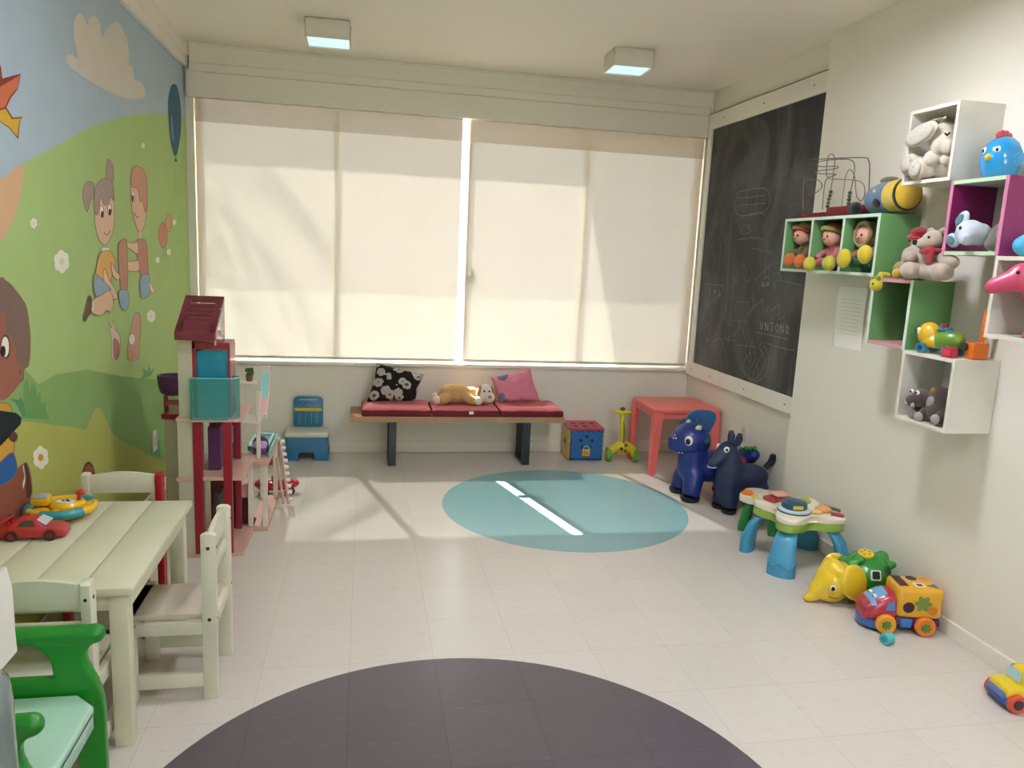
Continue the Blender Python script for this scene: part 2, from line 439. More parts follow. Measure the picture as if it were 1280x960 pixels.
ceiling_lamp(-0.215, 4.655, 0, 'square white ceiling light with cool glow, left one of the two above the window')
ceiling_lamp(1.54, 4.62, -0.04, 'square white ceiling light with cool glow, right one nearer the blackboard')
LM2 = lamp_mat(78.0, 'fill_diffuser_bright', '#f1f3ff'); LM3 = lamp_mat(24.0, 'fill_diffuser_dim', '#f1f3ff')  # for added lamps out of view that fill the room with light
for x, y, dm, txt in ((-0.215, 2.55, LM3, 'square white fill light added on the mural side, out of the picture above the tables'), (1.40, 2.55, LM2, 'square white fill light added on the shelf side, out of the picture above the shelves'),
                  (-0.215, 0.4, LM3, 'square white fill light added behind the viewer on the mural side'), (1.40, 0.4, LM2, 'square white fill light added behind the viewer on the shelf side')):
    ceiling_lamp(x, y, 0, txt, dm)

# ------------------------------------------------------------------ palm tree outdoors (its fronds shade the left blind)
t = thing('palm_tree', 'tall palm tree in the yard outside, beyond the left blind', 'tree', (-4.1, 12.6, .2))
bark = paint('#7d6a52', .9); leaf = paint('#5f7f3c', .6)
g = G(); g.tube([(0, 0, 0), (.05, -.03, 3), (.2, -.1, 6.5), (.5, -.25, 9.6)], [.2, .16, .14, .12], bark, 12); g.build('trunk', t)
random.seed(4)
for k in range(11):
    a = 2 * PI * k / 11 + random.uniform(-.2, .2); up = random.uniform(.0, .5); L_ = random.uniform(1.5, 2.1)
    pts = [Vector((.5, -.25, 9.6)) + Vector((math.cos(a) * L_ * s_, math.sin(a) * L_ * s_, up * s_ * 1.4 - 1.7 * s_ * s_)) for s_ in [q / 8 for q in range(9)]]
    g = G(); g.tube(pts, [.03 - .0028 * q for q in range(9)], leaf, 6)
    for q in range(2, 9):
        d_ = (pts[q] - pts[q - 1]).normalized(); sd = d_.cross(Vector((0, 0, 1))).normalized()
        for sg in (-1, 1):
            b_ = pts[q]; e_ = b_ + sd * sg * .42 * (1 - .05 * q) + d_ * .22 + Vector((0, 0, -.22))
            g.tube([b_, b_.lerp(e_, .5) + Vector((0, 0, .03)), e_], [.012, .03, .004], leaf, 5, flat=.25)
    g.build('frond', t)
# ================================================================== MURAL ON THE LEFT WALL (flat paint)
def mural(name, shapes, label=None, lay=1, outline=0.0):
    """shapes: (colour, [pixel outline], smooth?) painted in order on the wall plane."""
    g = G()
    for i, sh in enumerate(shapes):
        col, pts = sh[0], sh[1]
        if len(sh) > 2 and sh[2] == 'line':
            c = crom([tuple(p) + (0,) for p in pts], 6, False) if len(pts) > 2 else [Vector(tuple(p) + (0,)) for p in pts]
            w = sh[3] if len(sh) > 3 else 0.6
            L, R = [], []
            for k, p in enumerate(c):
                t = (c[min(k + 1, len(c) - 1)] - c[max(k - 1, 0)]); t.normalize(); nrm = Vector((-t.y, t.x, 0)) * w
                L.append(p + nrm); R.append(p - nrm)
            for k in range(len(c) - 1):
                q = [on_x(v.x, v.y, XL + 0.0005 * lay + 0.00025 * (i + 1)) for v in (L[k], L[k + 1], R[k + 1], R[k])]
                g.poly(q, paint(col, 0.75))
            continue
        if len(sh) > 2 and sh[2] == 'raw': c = [Vector(tuple(p)) for p in pts]
        else: c = crom(pts, 6)
        g.poly([on_x(v[0], v[1], XL + 0.0005 * lay + 0.00025 * (i + 1)) for v in c], paint(col, 0.75))
        if outline and not (len(sh) > 2):
            n_ = len(c)
            for k in range(n_):
                a_, b_ = Vector((c[k][0], c[k][1], 0)), Vector((c[(k + 1) % n_][0], c[(k + 1) % n_][1], 0)); t = b_ - a_
                if t.length < 1e-4: continue
                t.normalize(); nrm = Vector((-t.y, t.x, 0)) * outline; a_ -= t * outline * .6; b_ += t * outline * .6
                g.poly([on_x(v.x, v.y, XL + 0.0005 * lay + 0.00025 * (i + 1) + .0001) for v in (a_ + nrm, b_ + nrm, b_ - nrm, a_ - nrm)], paint('#8a6a58', 0.75))
    # every face looks into the room
    bmesh.ops.recalc_face_normals(g.bm, faces=g.bm.faces[:])
    for f in g.bm.faces:
        f.normal_update()
        if f.normal.x < 0: f.normal_flip()
    o = g.build(name, wall_left, smooth=0, recalc=False)
    if label: lab(o, label)
    return o
def wl(y, z):           # a wall point given in metres, back to "pixel" form for outlines outside the frame
    c = CAM_R.transposed() @ (Vector((XL, y, z)) - Vector((0, 0, CAM_H))); return (640 + F_PX * c.x / c.y, 480 - F_PX * c.z / c.y)
def el(cx, cy, rx, ry, a=0, n=14):
    a = math.radians(a); return [(cx + rx * math.cos(t) * math.cos(a) - ry * math.sin(t) * math.sin(a), cy + rx * math.cos(t) * math.sin(a) + ry * math.sin(t) * math.cos(a)) for t in [2 * PI * k / n for k in range(n)]]
hill_top = [(238.6, 148), (220, 144), (200, 142.5), (172, 143), (140, 150), (110, 160), (75, 180), (37, 200), (0, 224)]
hill_far = [wl(2.3, 1.55), wl(1.7, 1.42), wl(1.1, 1.38)]
mural('painted_hill', [('#a6bf7a', [tuple(v)[:2] for v in crom([p + (0,) for p in hill_top], 5, False)] + hill_far + [wl(1.1, 0.0), wl(5.43, 0.0)], 'raw')], 'painted light green hill', 0)
mural('painted_meadow', [
    ('#86a866', [(237, 470), (190, 474), (150, 470), (110, 462), (70, 468), (48, 480), (30, 460), (0, 500)] + [wl(2.3, 0.9), wl(2.3, 0), wl(5.43, 0.0)], 'raw'),
    ('#adb05e', [(200, 576), (170, 560), (150, 550), (138, 538), (134, 528), (128, 514), (123, 508), (118, 512), (112, 526), (108, 537), (85, 533), (60, 530), (28, 526), (0, 520)] + [wl(2.3, 0.86), wl(2.3, 0), wl(5.43, 0.0)], 'raw'),
    ('#6d9a5a', [(28, 523), (30, 480), (34, 472), (37, 490), (40, 478), (45, 484), (46, 496), (50, 490), (52, 505), (57, 503), (58, 515), (62, 524)], 'raw'),
    ('#5a8f63', [(28, 520), (20, 505), (12, 498), (24, 500), (26, 495), (30, 505), (32, 522)], 'raw'),
    ('#6aa06a', [(176, 474), (180, 468), (178, 460), (184, 464), (186, 457), (189, 464), (193, 459), (190, 468), (184, 472)], 'raw'),
    ('#5f9a6a', [(188, 566), (196, 540), (197, 552), (200, 548), (201, 572)], 'raw'),
], 'painted darker grass and yellow meadow', 1)
mural('painted_cloud', [('#d0c7b8', [(83, 70), (91, 69), (97, 72), (93, 50), (92, 30), (97, 18), (104, 19), (109, 32), (112, 22), (119, 20), (125, 30), (128, 47), (136, 32), (147, 28), (156, 42), (161, 62), (161, 80), (166, 84), (168, 98), (176, 103), (182, 114), (179, 122), (162, 124), (140, 117), (118, 105), (97, 91), (86, 82)])], 'painted cream cloud', 2)
mural('painted_balloon', [('#3f6478', [(210, 130), (213, 110), (217, 105), (222, 110), (226, 135), (226, 165), (222, 190), (219.5, 195), (216, 190), (212, 168)]), ('#3f6478', [(218, 202), (219.5, 195), (222, 202)], 'raw'),
    ('#7193a6', [(214, 142), (214.5, 165), (217, 178), (216, 155)]), ('#93ae70', [(220, 202), (219, 225), (221, 250)], 'line', 0.25)], 'painted dark blue balloon', 2)
mural('painted_bird', [('#8a3a2c', [(-12, 128), (1, 80), (3, 98), (26, 92), (24, 104), (22, 112), (14, 122), (8, 134), (16, 147), (28, 146), (25, 152), (23, 174), (12, 160), (0, 152)], 'raw'),
    ('#c9704f', [(-12, 126), (1, 108), (25, 94), (22, 110), (12, 121), (6, 134), (0, 136)], 'raw'),
    ('#d0a838', [(-14, 135), (0, 138), (7, 136), (15, 149), (27, 147.5), (24, 152), (22, 171), (12, 159), (0, 151)], 'raw')], 'painted orange bird in flight', 2)
mural('painted_peach_shape', [('#d0ab84', [(0, 226), (12, 216), (24, 206), (30, 208), (29, 226), (25, 250), (16, 276), (6, 296), (0, 300), (-10, 290), (-16, 250)])], 'painted peach coloured shape', 2)
OUT = '#6a4a3c'
mural('painted_girl', [
    ('#a59489', [(104, 236), (107, 229), (112, 227), (117, 231), (117, 247), (113, 249), (109, 265), (104, 250)]),
    ('#a59489', [(133, 205), (136, 199), (141, 207), (142, 222), (140, 228), (133, 226)]),
    ('#dbb899', [(119, 250), (122, 232), (131, 226), (140, 230), (143, 255), (142, 285), (137, 300), (131, 306), (124, 300), (119, 280)]),
    ('#a59489', [(118, 262), (119, 236), (125, 226), (134, 223), (141, 230), (142, 250), (138, 246), (136, 254), (130, 256), (126, 246), (122, 268)]),
    ('#e9e4d8', el(127, 264, 2.6, 7)), ('#e9e4d8', el(137, 262, 2.4, 7)), ('#4b4038', el(128, 268, 1.5, 4)), ('#4b4038', el(137.5, 265, 1.4, 4)),
    (OUT, [(130, 290), (134, 294), (138, 288)], 'line', 0.4),
    ('#e6e2d4', [(128, 310), (136, 310), (137, 320), (127, 320)], 'raw'),
    ('#d9ab62', [(126, 316), (138, 314), (144, 330), (138, 352), (134, 362), (120, 350), (121, 332)]),
    ('#dbb899', [(131, 336), (136, 348), (144, 362), (147, 372), (142, 374), (134, 360), (129, 346)]),
    ('#dbb899', [(139, 328), (146, 340), (150, 344), (148, 350), (141, 344)]),
    ('#90a7b0', [(119, 342), (134, 356), (138, 362), (128, 372), (122, 374), (117, 358)]),
    ('#dbb899', [(116, 376), (128, 368), (138, 364), (142, 380), (139, 390), (133, 388), (128, 394), (116, 391)]),
    ('#e2d8c8', [(114, 376), (117, 376), (117, 389), (114, 389)], 'raw'),
    ('#6d5442', [(112, 370), (115, 376), (114, 390), (110, 396), (107, 402), (105, 398), (108, 384)]),
], 'painted girl with two pigtails sitting on grass', 2, .3)
mural('painted_boy', [
    ('#dbb899', [(163, 228), (166, 214), (176, 210), (182, 222), (184, 250), (182, 275), (178, 288), (174, 290), (168, 276), (164, 256)]),
    ('#cb957d', [(164, 222), (166, 210), (173, 208), (181, 216), (184, 232), (184, 262), (181, 264), (178, 250), (175, 252), (172, 236), (165, 234)]),
    ('#e9e4d8', el(166.5, 246, 1.8, 8)), ('#4b4038', el(166, 248, 1.0, 4)), (OUT, [(168, 266), (171, 272), (174, 270)], 'line', 0.4),
    ('#dbb899', [(173, 290), (177, 290), (177, 302), (173, 302)], 'raw'),
    ('#bd8673', [(171, 302), (178, 299), (183, 304), (185, 330), (185, 346), (177, 346), (173, 330)]),
    ('#dbb899', [(156, 300), (164, 304), (172, 303), (172, 317), (164, 312), (158, 308)]),
    ('#dbb899', [(158, 328), (166, 327), (173, 326), (174, 338), (160, 338)]),
    ('#b98b72', [(148, 308), (153, 300), (158, 300), (159, 320), (159, 365), (152, 364), (149, 340)]),
    ('#93abb8', [(149, 364), (160, 364), (160, 384), (155, 388), (150, 380)]),
    ('#93abb8', [(176, 347), (186, 344), (187, 366), (181, 373), (176, 370)]),
    ('#e2cbb0', [(187, 352), (192, 360), (193, 366), (188, 364)]),
], 'painted boy in red shirt and blue trousers', 2, .3)
mural('painted_chick', [('#c98668', [(198, 292), (201, 280), (205, 280), (209, 292), (208, 305), (204, 310), (200, 304)]), ('#d09a78', [(207, 280), (210, 268), (213, 270), (214, 282), (211, 290)]), ('#b07a58', [(204, 309), (204, 320)], 'line', 0.3), ('#b07a58', [(207, 309), (207, 322)], 'line', 0.3)], 'painted reddish chick', 2, .25)
mural('painted_rabbit', [('#cdbda6', [(136, 402), (139, 410), (142, 400), (144, 412), (150, 420), (150, 440), (145, 451), (140, 448), (139, 424)]), ('#a97c68', [(142, 424), (149, 430), (148, 446), (143, 448)])], 'painted small rabbit', 2, .25)
mural('painted_squirrel', [('#c49c84', [(166, 400), (170, 391), (175, 394), (176, 410), (174, 430), (173, 448), (160, 450), (160, 430)]), ('#ded7d0', el(165, 424, 4, 7)), ('#c9a25c', el(163, 444, 3, 5))], 'painted small brown animal', 2, .25)
def flower(x, y, r, txt, ctr='#d8d2b0', k=6):
    sh = [('#e6e4d2', el(x + r * .62 * .8 * math.cos(2 * PI * i / k + .4), y + r * .62 * 1.2 * math.sin(2 * PI * i / k + .4), r * .42, r * .58, 0, 8)) for i in range(k)]
    sh.append((ctr, el(x, y, r * .3, r * .4, 0, 8))); mural('painted_flower', sh, txt, 2)
flower(77, 327, 11, 'painted white daisy left of the girl'); flower(42, 279, 5, 'painted small white daisy near the peach shape'); flower(189, 395, 6, 'painted white daisy below the boy')
flower(51, 572, 11, 'painted white daisy with orange centre', '#c8862e'); flower(197, 325, 3, 'painted tiny daisy by the chick'); flower(211, 315, 3, 'painted tiny daisy right of the chick')
flower(179, 182, 2.5, 'painted tiny daisy under the balloon'); flower(218, 278, 2.5, 'painted tiny daisy by the window')
mural('painted_mole_hole', [('#5b3527', [(103, 600), (105, 583), (111, 577), (117, 584), (118, 600)]), ('#8f5a44', [(104.5, 600), (106, 586), (111, 580), (116, 586), (116.5, 600)])], 'painted small brown arch', 3)
mural('painted_child', [
    ('#7d665a', [(0, 348), (6, 350), (14, 356), (22, 366), (28, 374), (33, 384), (36, 402), (38, 425), (36, 455), (30, 462), (26, 478), (-10, 480), (-40, 430), (-30, 370)]),
    ('#9c6350', [(0, 392), (6, 394), (8, 418), (14, 418), (20, 440), (22, 456), (28, 458), (28, 472), (22, 482), (14, 492), (0, 500), (-30, 490), (-40, 440), (-20, 400)]),
    ('#2c1d18', el(7, 433.5, 6.2, 15)), ('#e6dfd6', el(6.5, 434, 5.2, 13.5)), ('#3c2a22', el(4, 439, 2.6, 6)), (OUT, [(24, 462), (26, 465), (25, 467)], 'line', 0.6),
    ('#c89a3e', [(0, 504), (14, 510), (18, 560), (10, 575), (-10, 580), (-14, 510)]),
    ('#2f5f9c', [(-10, 584), (0, 578), (16, 566), (22, 590), (16, 606), (4, 622), (-10, 626)]),
    ('#8e5240', [(14, 600), (24, 584), (30, 580), (36, 584), (40, 610), (34, 640), (20, 660), (-10, 690), (-10, 620)]),
    ('#5b3527', [(28, 590), (30, 580), (34, 580), (38, 596), (40, 616), (34, 624), (31, 610)]), ('#e2d8c8', [(28, 582), (30, 582), (32, 600), (29, 612), (28, 604), (30, 596)]),
    ('#1d2a2c', [(-8, 512), (20, 516), (27, 522), (26, 530), (6, 552), (-8, 566)], 'raw'), ('#5b4038', el(17, 546, 5, 6)),
], 'painted child with brown curls holding a dark tablet', 3, .5)
# ================================================================== KIDS' TABLE AND CHAIRS (left)
cream = wood_paint('#cfcdb2', 0.42)
cream2 = wood_paint('#d3d1bb', 0.45)
redp = wood_paint('#a3161f', 0.35)
dark = M('dark_screw', '#2c2620', 0.5)
t = thing('kids_table', 'low cream painted plank table against the mural wall', 'table', (-0.88, 2.5375, 0))
def L(x, y, z=0): return (x + 0.88, y - 2.5375, z)
g = G()
for i, (a, b) in enumerate(((-0.7655, -0.627), (-0.9005, -0.7685), (-1.0355, -0.9035), (-1.130, -1.0385))):
    g.bx(L(a, 2.155, .475), L(b, 2.92, .5), cream, 0.006)
g.bx(L(-1.12, 2.19, .462), L(-.645, 2.23, .476), cream); g.bx(L(-1.12, 2.85, .462), L(-.645, 2.89, .476), cream)
lab(g.build('tabletop', t), 'cream tabletop of four planks')
g = G()
for a, b in (((-1.1, 2.175, .425), (-.66, 2.2, .476)), ((-1.1, 2.875, .425), (-.66, 2.9, .476)), ((-.67, 2.19, .425), (-.645, 2.89, .476)), ((-1.12, 2.19, .425), (-1.095, 2.89, .476))):
    g.bx(L(*a), L(*b), cream, 0.002)
g.build('apron', t)
for x in (-.672, -1.1):
    for y in (2.195, 2.875):
        g = G(); g.box(L(x, y, .237), (.05, .05, .474), cream, 0.003); g.build('leg', t)

def wooden_chair(name, label, loc, rz, post_m, rail_m, seat_m, post2=None, group='small wooden chairs around the table'):
    """faces local +Y"""
    t = thing(name, label, 'chair', loc, rz, group)
    W, D, H = .145, .145, .563
    for s in (-1, 1):
        g = G()
        pts = [(-.0225, 0), (.0225, 0), (.0225, H - .006), (.012, H), (-.012, H), (-.0225, H - .008)]
        g.prism(pts, .026, post2 if (post2 and s > 0) else post_m, frame_x((s * (W - .013) - .013, -D + .0225, 0), (0, 1, 0), (0, 0, 1)), 0.003)
        p = g.build('back_post', t)
        for zz in (.515, .275):
            g = G(); g.cyl((s * (W - .002), -D + .0225, zz), (s * (W + .0012), -D + .0225, zz), .006, dark, seg=10); g.build('bolt', p)
            g = G(); g.cyl((s * (W - .013), -D + .002, zz), (s * (W - .013), -D - .0008, zz), .005, dark, seg=10); g.build('bolt', p)
        g = G(); g.box((s * (W - .013), D - .0225, .128), (.026, .045, .256), post_m, 0.003); g.build('front_leg', t)
        g = G(); g.box((s * (W - .013), 0, .065), (.018, 2 * D - .09, .05), rail_m, 0.003); g.build('stretcher', t)
    g = G(); g.box((0, .012, .275), (2 * W - .056, 2 * D - .03, .022), seat_m, 0.004); g.box((0, D - .02, .275), (2 * W, .04, .022), seat_m, .003); g.build('seat', t)
    g = G()
    for s in (-1, 1): g.box((s * (W - .013), 0, .245), (.02, 2 * D - .09, .042), rail_m, 0.002)
    g.box((0, D - .02, .245), (2 * W - .052, .02, .042), rail_m, 0.002); g.box((0, -D + .02, .245), (2 * W - .052, .02, .042), rail_m, .002)
    g.build('seat_rail', t)
    n = 14
    top = [(-W + .026 + k / n * (2 * W - .052), .552 + .014 * math.sin(PI * k / n)) for k in range(n + 1)]
    g = G(); g.prism([(-W + .026, .482), (W - .026, .482)] + top[::-1], .016, rail_m, frame_x((0, -D + .0305, 0), (1, 0, 0), (0, 0, 1)), .002); g.build('top_rail', t)
    g = G(); g.box((0, -D + .0225, .422), (2 * W - .052, .016, .045), rail_m, .003); g.build('lower_rail', t)
    return t
wooden_chair('wooden_chair', 'cream wooden child chair pulled up to the right side of the table', (-.595, 2.5375, 0), PI / 2, cream2, cream2, wood_paint('#cabfae', 0.25))
wooden_chair('wooden_chair', 'cream wooden child chair tucked under the near end of the table, behind the green armchair', (-.848, 2.20, 0), 0, cream2, cream2, cream2)
wooden_chair('wooden_chair', 'red and cream wooden child chair at the far end of the table, towards the dollhouse', (-.913, 2.955, 0), PI, redp, cream2, redp, cream2)

# green plastic armchair in the near left corner, facing +X
grn = plastic('#17821c', 0.3, 0.3); mint = plastic('#a9d0ba', 0.3, 0.2)
t = thing('plastic_armchair', 'green plastic child armchair with pale mint seat in the near left corner', 'chair', (-.82, 1.71, 0))
for y0 in (.185, -.185):
    g = G()
    g.tube([(-.20, y0, .503), (.178, y0, .503)], .0235, grn, 18); g.ell((.178, y0, .503), (.026, .0235, .0255), grn); g.ell((-.20, y0, .503), .0235, grn)
    out = crom([(.03, .50, 0), (.072, .455, 0), (.085, .40, 0), (.088, .365, 0), (.118, .33, 0), (.13, .25, 0), (.132, .0, 0), (.186, .0, 0), (.194, .25, 0), (.192, .33, 0), (.180, .38, 0), (.162, .42, 0), (.158, .455, 0), (.17, .50, 0)], 4)
    g.prism([(v[0], v[1]) for v in out], .034, grn, frame_x((0, y0 + .017, 0), (1, 0, 0), (0, 0, 1)))
    g.bx((-.21, y0 - .015, .335), (.11, y0 + .015, .392), grn, .004); g.bx((-.215, y0 - .017, 0), (-.165, y0 + .017, .50), grn, .004)
    g.build('arm', t, remesh=.006, sm=5)
g = G(); g.prism([(-.18, -.163), (.14, -.163), (.192, -.11), (.192, .11), (.14, .163), (-.18, .163)], .03, mint, Matrix.Translation((0, 0, .325)), .008, 3)
g.box((.186, 0, .318), (.012, .22, .05), mint, .005); g.build('seat', t)
g = G(); g.box((-.19, 0, .43), (.03, .33, .24), grn, .012); g.build('backrest', t)

# sliver cut by the left edge of the photo
t = thing('plastic_dispenser', 'white and clear grey dispenser stand cut off by the left picture edge', 'dispenser', (-.62, 1.3, 0))
g = G(); g.prism([(-.06, .75), (.02, .745), (.0455, .765), (.0435, .82), (.0445, .88), (.038, .918), (-.06, .921)], .07, wood_paint('#d8d6cc', 0.5), frame_x((0, 0.035, 0), (1, 0, 0), (0, 0, 1)), .003); lab(g.build('housing', t), 'white chipped upper housing')
g = G(); g.prism(circ(.011, 14, .032, .832, .02), .002, paint('#8f90a8'), frame_x((0, -.036, 0), (1, 0, 0), (0, 0, 1))); lab(g.build('sticker', t), 'small worn bluish sticker')
g = G(); g.lathe([(0, .36), (.05, .36), (.062, .37), (.064, .7), (.060, .735), (.045, .755), (.0, .757)], M('grey_clear_plastic', '#8d9a98', 0.12, 0.05, 6, coat=0.5, trans=0.35), c=(.006, -.06, .02)); lab(g.build('reservoir', t), 'clear grey rounded reservoir')
g = G(); g.lathe([(0, 0), (.07, 0), (.07, .02), (.03, .03), (.022, .05), (.022, .385), (0, .385)], M('bin_rim', '#8f9592', 0.3, coat=.3), c=(-.03, -.03, 0)); g.build('stand', t)

# ------------------------------------------------------------------ toys on the table
yel = plastic('#e8b520'); teal = plastic('#2f8f93'); redpl = plastic('#c0201f')
t = thing('toy_steering_wheel', 'yellow and teal toy steering wheel lying on the cream table', 'toy', (-1.02, 2.76, .5))
g = G(); g.lathe([(0, 0), (.055, 0), (.075, .012), (.09, .03), (.08, .036), (0, .036)], yel); g.build('base', t)
def arc(a0, a1, r=.1, z=.035, n=14, ry=.092): return [(r * math.cos(math.radians(a0 + (a1 - a0) * k / n)), ry * math.sin(math.radians(a0 + (a1 - a0) * k / n)), z) for k in range(n + 1)]
g = G(); g.tube(arc(0, 360, n=40)[:-1], .0135, yel, 12, closed=True)
for a in (20, 150, 270):
    p = arc(a, a + 1, n=1)[0]; g.tube([(p[0] * .3, p[1] * .3, .035), p], .012, yel, 10)
rim = g.build('rim', t)
for a0, a1 in ((250, 325), (28, 78), (185, 215)):
    g = G(); g.tube(arc(a0, a1), .0165, teal, 12); lab(g.build('grip', rim), 'teal rubber grip')
g = G(); g.lathe([(.0, .03), (.055, .03), (.055, .05), (.045, .06), (0, .062)], yel, c=(.02, .0, 0)); hub = g.build('hub', t)
g = G(); g.prism(circ(.03, 22, 0, 0, .02), .003, paint('#d9d5cc'), Matrix.Translation((.02, -.02, .0605))); d = g.build('button_plate', hub)
g = G()
for q in ((.012, -.018), (.022, -.012), (.03, -.022)): g.prism(circ(.005, 10, q[0], q[1]), .002, paint('#3b3f44'), Matrix.Translation((0, 0, .0634)))
g.build('buttons', hub)
g = G(); g.cyl((.055, .0, .06), (.058, 0, .078), .006, redpl); g.ell((.062, 0, .087), (.015, .012, .011), redpl); lab(g.build('lever', t), 'small red gear lever')
g = G(); g.box((-.065, .01, .058), (.055, .045, .026), yel, .006, (0.25, 0, 0.05)); g.build('screen_housing', t)
g = G(); g.box((-.065, .006, .0735), (.044, .034, .003), M('toy_screen', '#a7aaa2', 0.2), .001, (0.25, 0, 0.05)); g.build('screen', t)

t = thing('toy_car', 'plain red toy sports car parked on the cream table', 'toy car', (-1.03, 2.575, .5), 0.03)
cr = plastic('#b3222a', 0.25, 0.5)
def car_sec(x):  # half width, bottom, belt, roof height
    k = (x + .092) / .184
    belt = .040 + .008 * math.exp(-((k - .12) / .2) ** 2) - .014 * max(0, (k - .75) / .25) ** 2
    roof = belt + (.026 * max(0, 1 - abs((k - .42) / .30) ** 2.4) if abs(k - .42) < .30 else 0)
    hw = .043 * (1 - .35 * max(0, (k - .8) / .2) ** 2 - .12 * max(0, (.1 - k) / .1) ** 2)
    return hw, .010, belt, roof
g = G()
def cf(u, v):
    x = -.092 + .184 * u; hw, b, be, ro = car_sec(x); a = 2 * PI * v
    q = [( -hw * .92, b), (hw * .92, b), (hw, (b + be) / 2), (hw * .94, be), (hw * .66, ro), (0, ro + .002), (-hw * .66, ro), (-hw * .94, be), (-hw, (b + be) / 2)]
    return (x, q[int(round(v * 8))][0], q[int(round(v * 8))][1])
V = [[g.bm.verts.new(cf(i / 24, j / 8)) for j in range(9)] for i in range(25)]
for i in range(24):
    for j in range(9): g.bm.faces.new((V[i][j], V[i + 1][j], V[i + 1][(j + 1) % 9], V[i][(j + 1) % 9]))
g.bm.faces.new(V[0]); g.bm.faces.new(V[-1][::-1])
g._fin([v for r in V for v in r], cr); body = g.build('body', t, smooth=60)
gl_d = M('toy_window', '#3a3a38', 0.15, coat=0.6)
for s in (-1, 1):
    g = G(); g.poly([(-.045, s * .0385, .0475), (.012, s * .0385, .0475), (.002, s * .0305, .064), (-.028, s * .0305, .064)], gl_d); g.build('side_window', body, smooth=0)
g = G(); g.poly([(.04, -.034, .049), (.04, .034, .049), (.012, .027, .0655), (.012, -.027, .0655)], M('toy_windscreen', '#b9bcbc', 0.2)); g.build('windscreen', body, smooth=0)
for x in (-.058, .052):
    for s in (-1, 1):
        g = G(); g.cyl((x, s * .034, .0175), (x, s * .046, .0175), .0175, M('toy_tyre', '#2a1d1c', 0.5)); w_ = g.build('wheel', t)
        g = G(); g.cyl((x, s * .0455, .0175), (x, s * .047, .0175), .010, plastic('#7d1c20')); g.build('hub', w_)
g = G(); g.box((-.083, 0, .062), (.018, .078, .004), cr, .0015); g.box((-.083, .03, .054), (.01, .006, .016), cr); g.box((-.083, -.03, .054), (.01, .006, .016), cr); g.build('spoiler', t)
# ================================================================== DOLLHOUSE
DX, DY = -.68, 3.75
t = thing('dollhouse', 'tall three storey red, cream and teal dollhouse standing by the mural wall', 'dollhouse', (DX, DY, 0))
def D(x, y, z): return (x - DX, y - DY, z)
d_red = plastic('#8e1c2c', 0.35); d_cream = paint('#b9b69f', 0.5); d_wood = wood_paint('#caa392', 0.5); d_teal = plastic('#1687a0', 0.3); d_pink = plastic('#d9a3a0', 0.4)
d_maroon = plastic('#702233', 0.38); d_white = plastic('#d9cfc0', 0.4); d_purple = plastic('#5a3560', 0.4); d_aqua = plastic('#7cc3bd', 0.35)
def clear_mat():
    m = bpy.data.materials.new('clear_teal_plastic'); m.use_nodes = True; nt = m.node_tree; nt.nodes.remove(nt.nodes['Principled BSDF'])
    tr = nt.nodes.new('ShaderNodeBsdfTransparent'); tr.inputs['Color'].default_value = (.62, .92, .90, 1)
    df = nt.nodes.new('ShaderNodeBsdfGlossy'); df.inputs['Color'].default_value = (.55, .85, .82, 1); df.inputs['Roughness'].default_value = .12
    d2 = nt.nodes.new('ShaderNodeBsdfDiffuse'); d2.inputs['Color'].default_value = (.12, .50, .50, 1)
    a = nt.nodes.new('ShaderNodeMixShader'); a.inputs[0].default_value = .12; b = nt.nodes.new('ShaderNodeMixShader'); b.inputs[0].default_value = .16
    nt.links.new(tr.outputs[0], a.inputs[1]); nt.links.new(df.outputs[0], a.inputs[2]); nt.links.new(a.outputs[0], b.inputs[1]); nt.links.new(d2.outputs[0], b.inputs[2]); nt.links.new(b.outputs[0], nt.nodes['Material Output'].inputs['Surface'])
    return m
d_clear = clear_mat()
def part(name, boxes, m, bev=.002, parent=None, label=None):
    g = G()
    for a, b in boxes: g.bx(D(*a), D(*b), m, bev)
    o = g.build(name, parent or t, smooth=0)
    if label: lab(o, label)
    return o
part('base', [((-.83, 3.57, 0), (-.545, 4.05, .02))], d_wood, label='pinkish base board')
part('side_wall', [((-.825, 3.57, .02), (-.757, 3.80, .374))], d_cream); part('side_wall', [((-.825, 3.57, .39), (-.757, 3.80, .652))], d_cream); part('side_wall', [((-.818, 3.585, .669), (-.757, 3.80, 1.03))], d_cream)
part('rear_wall', [((-.952, 3.88, .0), (-.872, 4.2, .31))], d_cream); part('rear_wall', [((-.952, 3.87, .31), (-.872, 4.2, .60))], d_cream)
part('roof_trim', [((-.96, 3.85, .60), (-.865, 4.2, .625))], d_red)
part('floor_slab', [((-.835, 3.565, .374), (-.54, 3.93, .390))], d_wood)
part('floor_slab', [((-.83, 3.565, .652), (-.545, 3.93, .669))], d_wood)
for x0, x1, y0 in ((-.757, -.718, 3.562), (-.628, -.590, 3.562), (-.628, -.60, 3.88)):
    part('post', [((x0, y0, .02), (x1, y0 + .022, .652))], d_red, label='dark red upright post')
# teal lift shaft with its red frame
part('lift', [((-.743, 3.60, .669), (-.602, 3.72, .975))], d_teal, .004, label='teal lift cabin'); part('lift_door', [((-.735, 3.596, .68), (-.612, 3.602, .93))], plastic('#1a7f9c', .25), .002)
part('lift_frame', [((-.757, 3.588, .669), (-.741, 3.73, 1.03)), ((-.757, 3.588, .985), (-.595, 3.73, 1.015)), ((-.604, 3.588, .669), (-.594, 3.73, 1.0))], d_red)
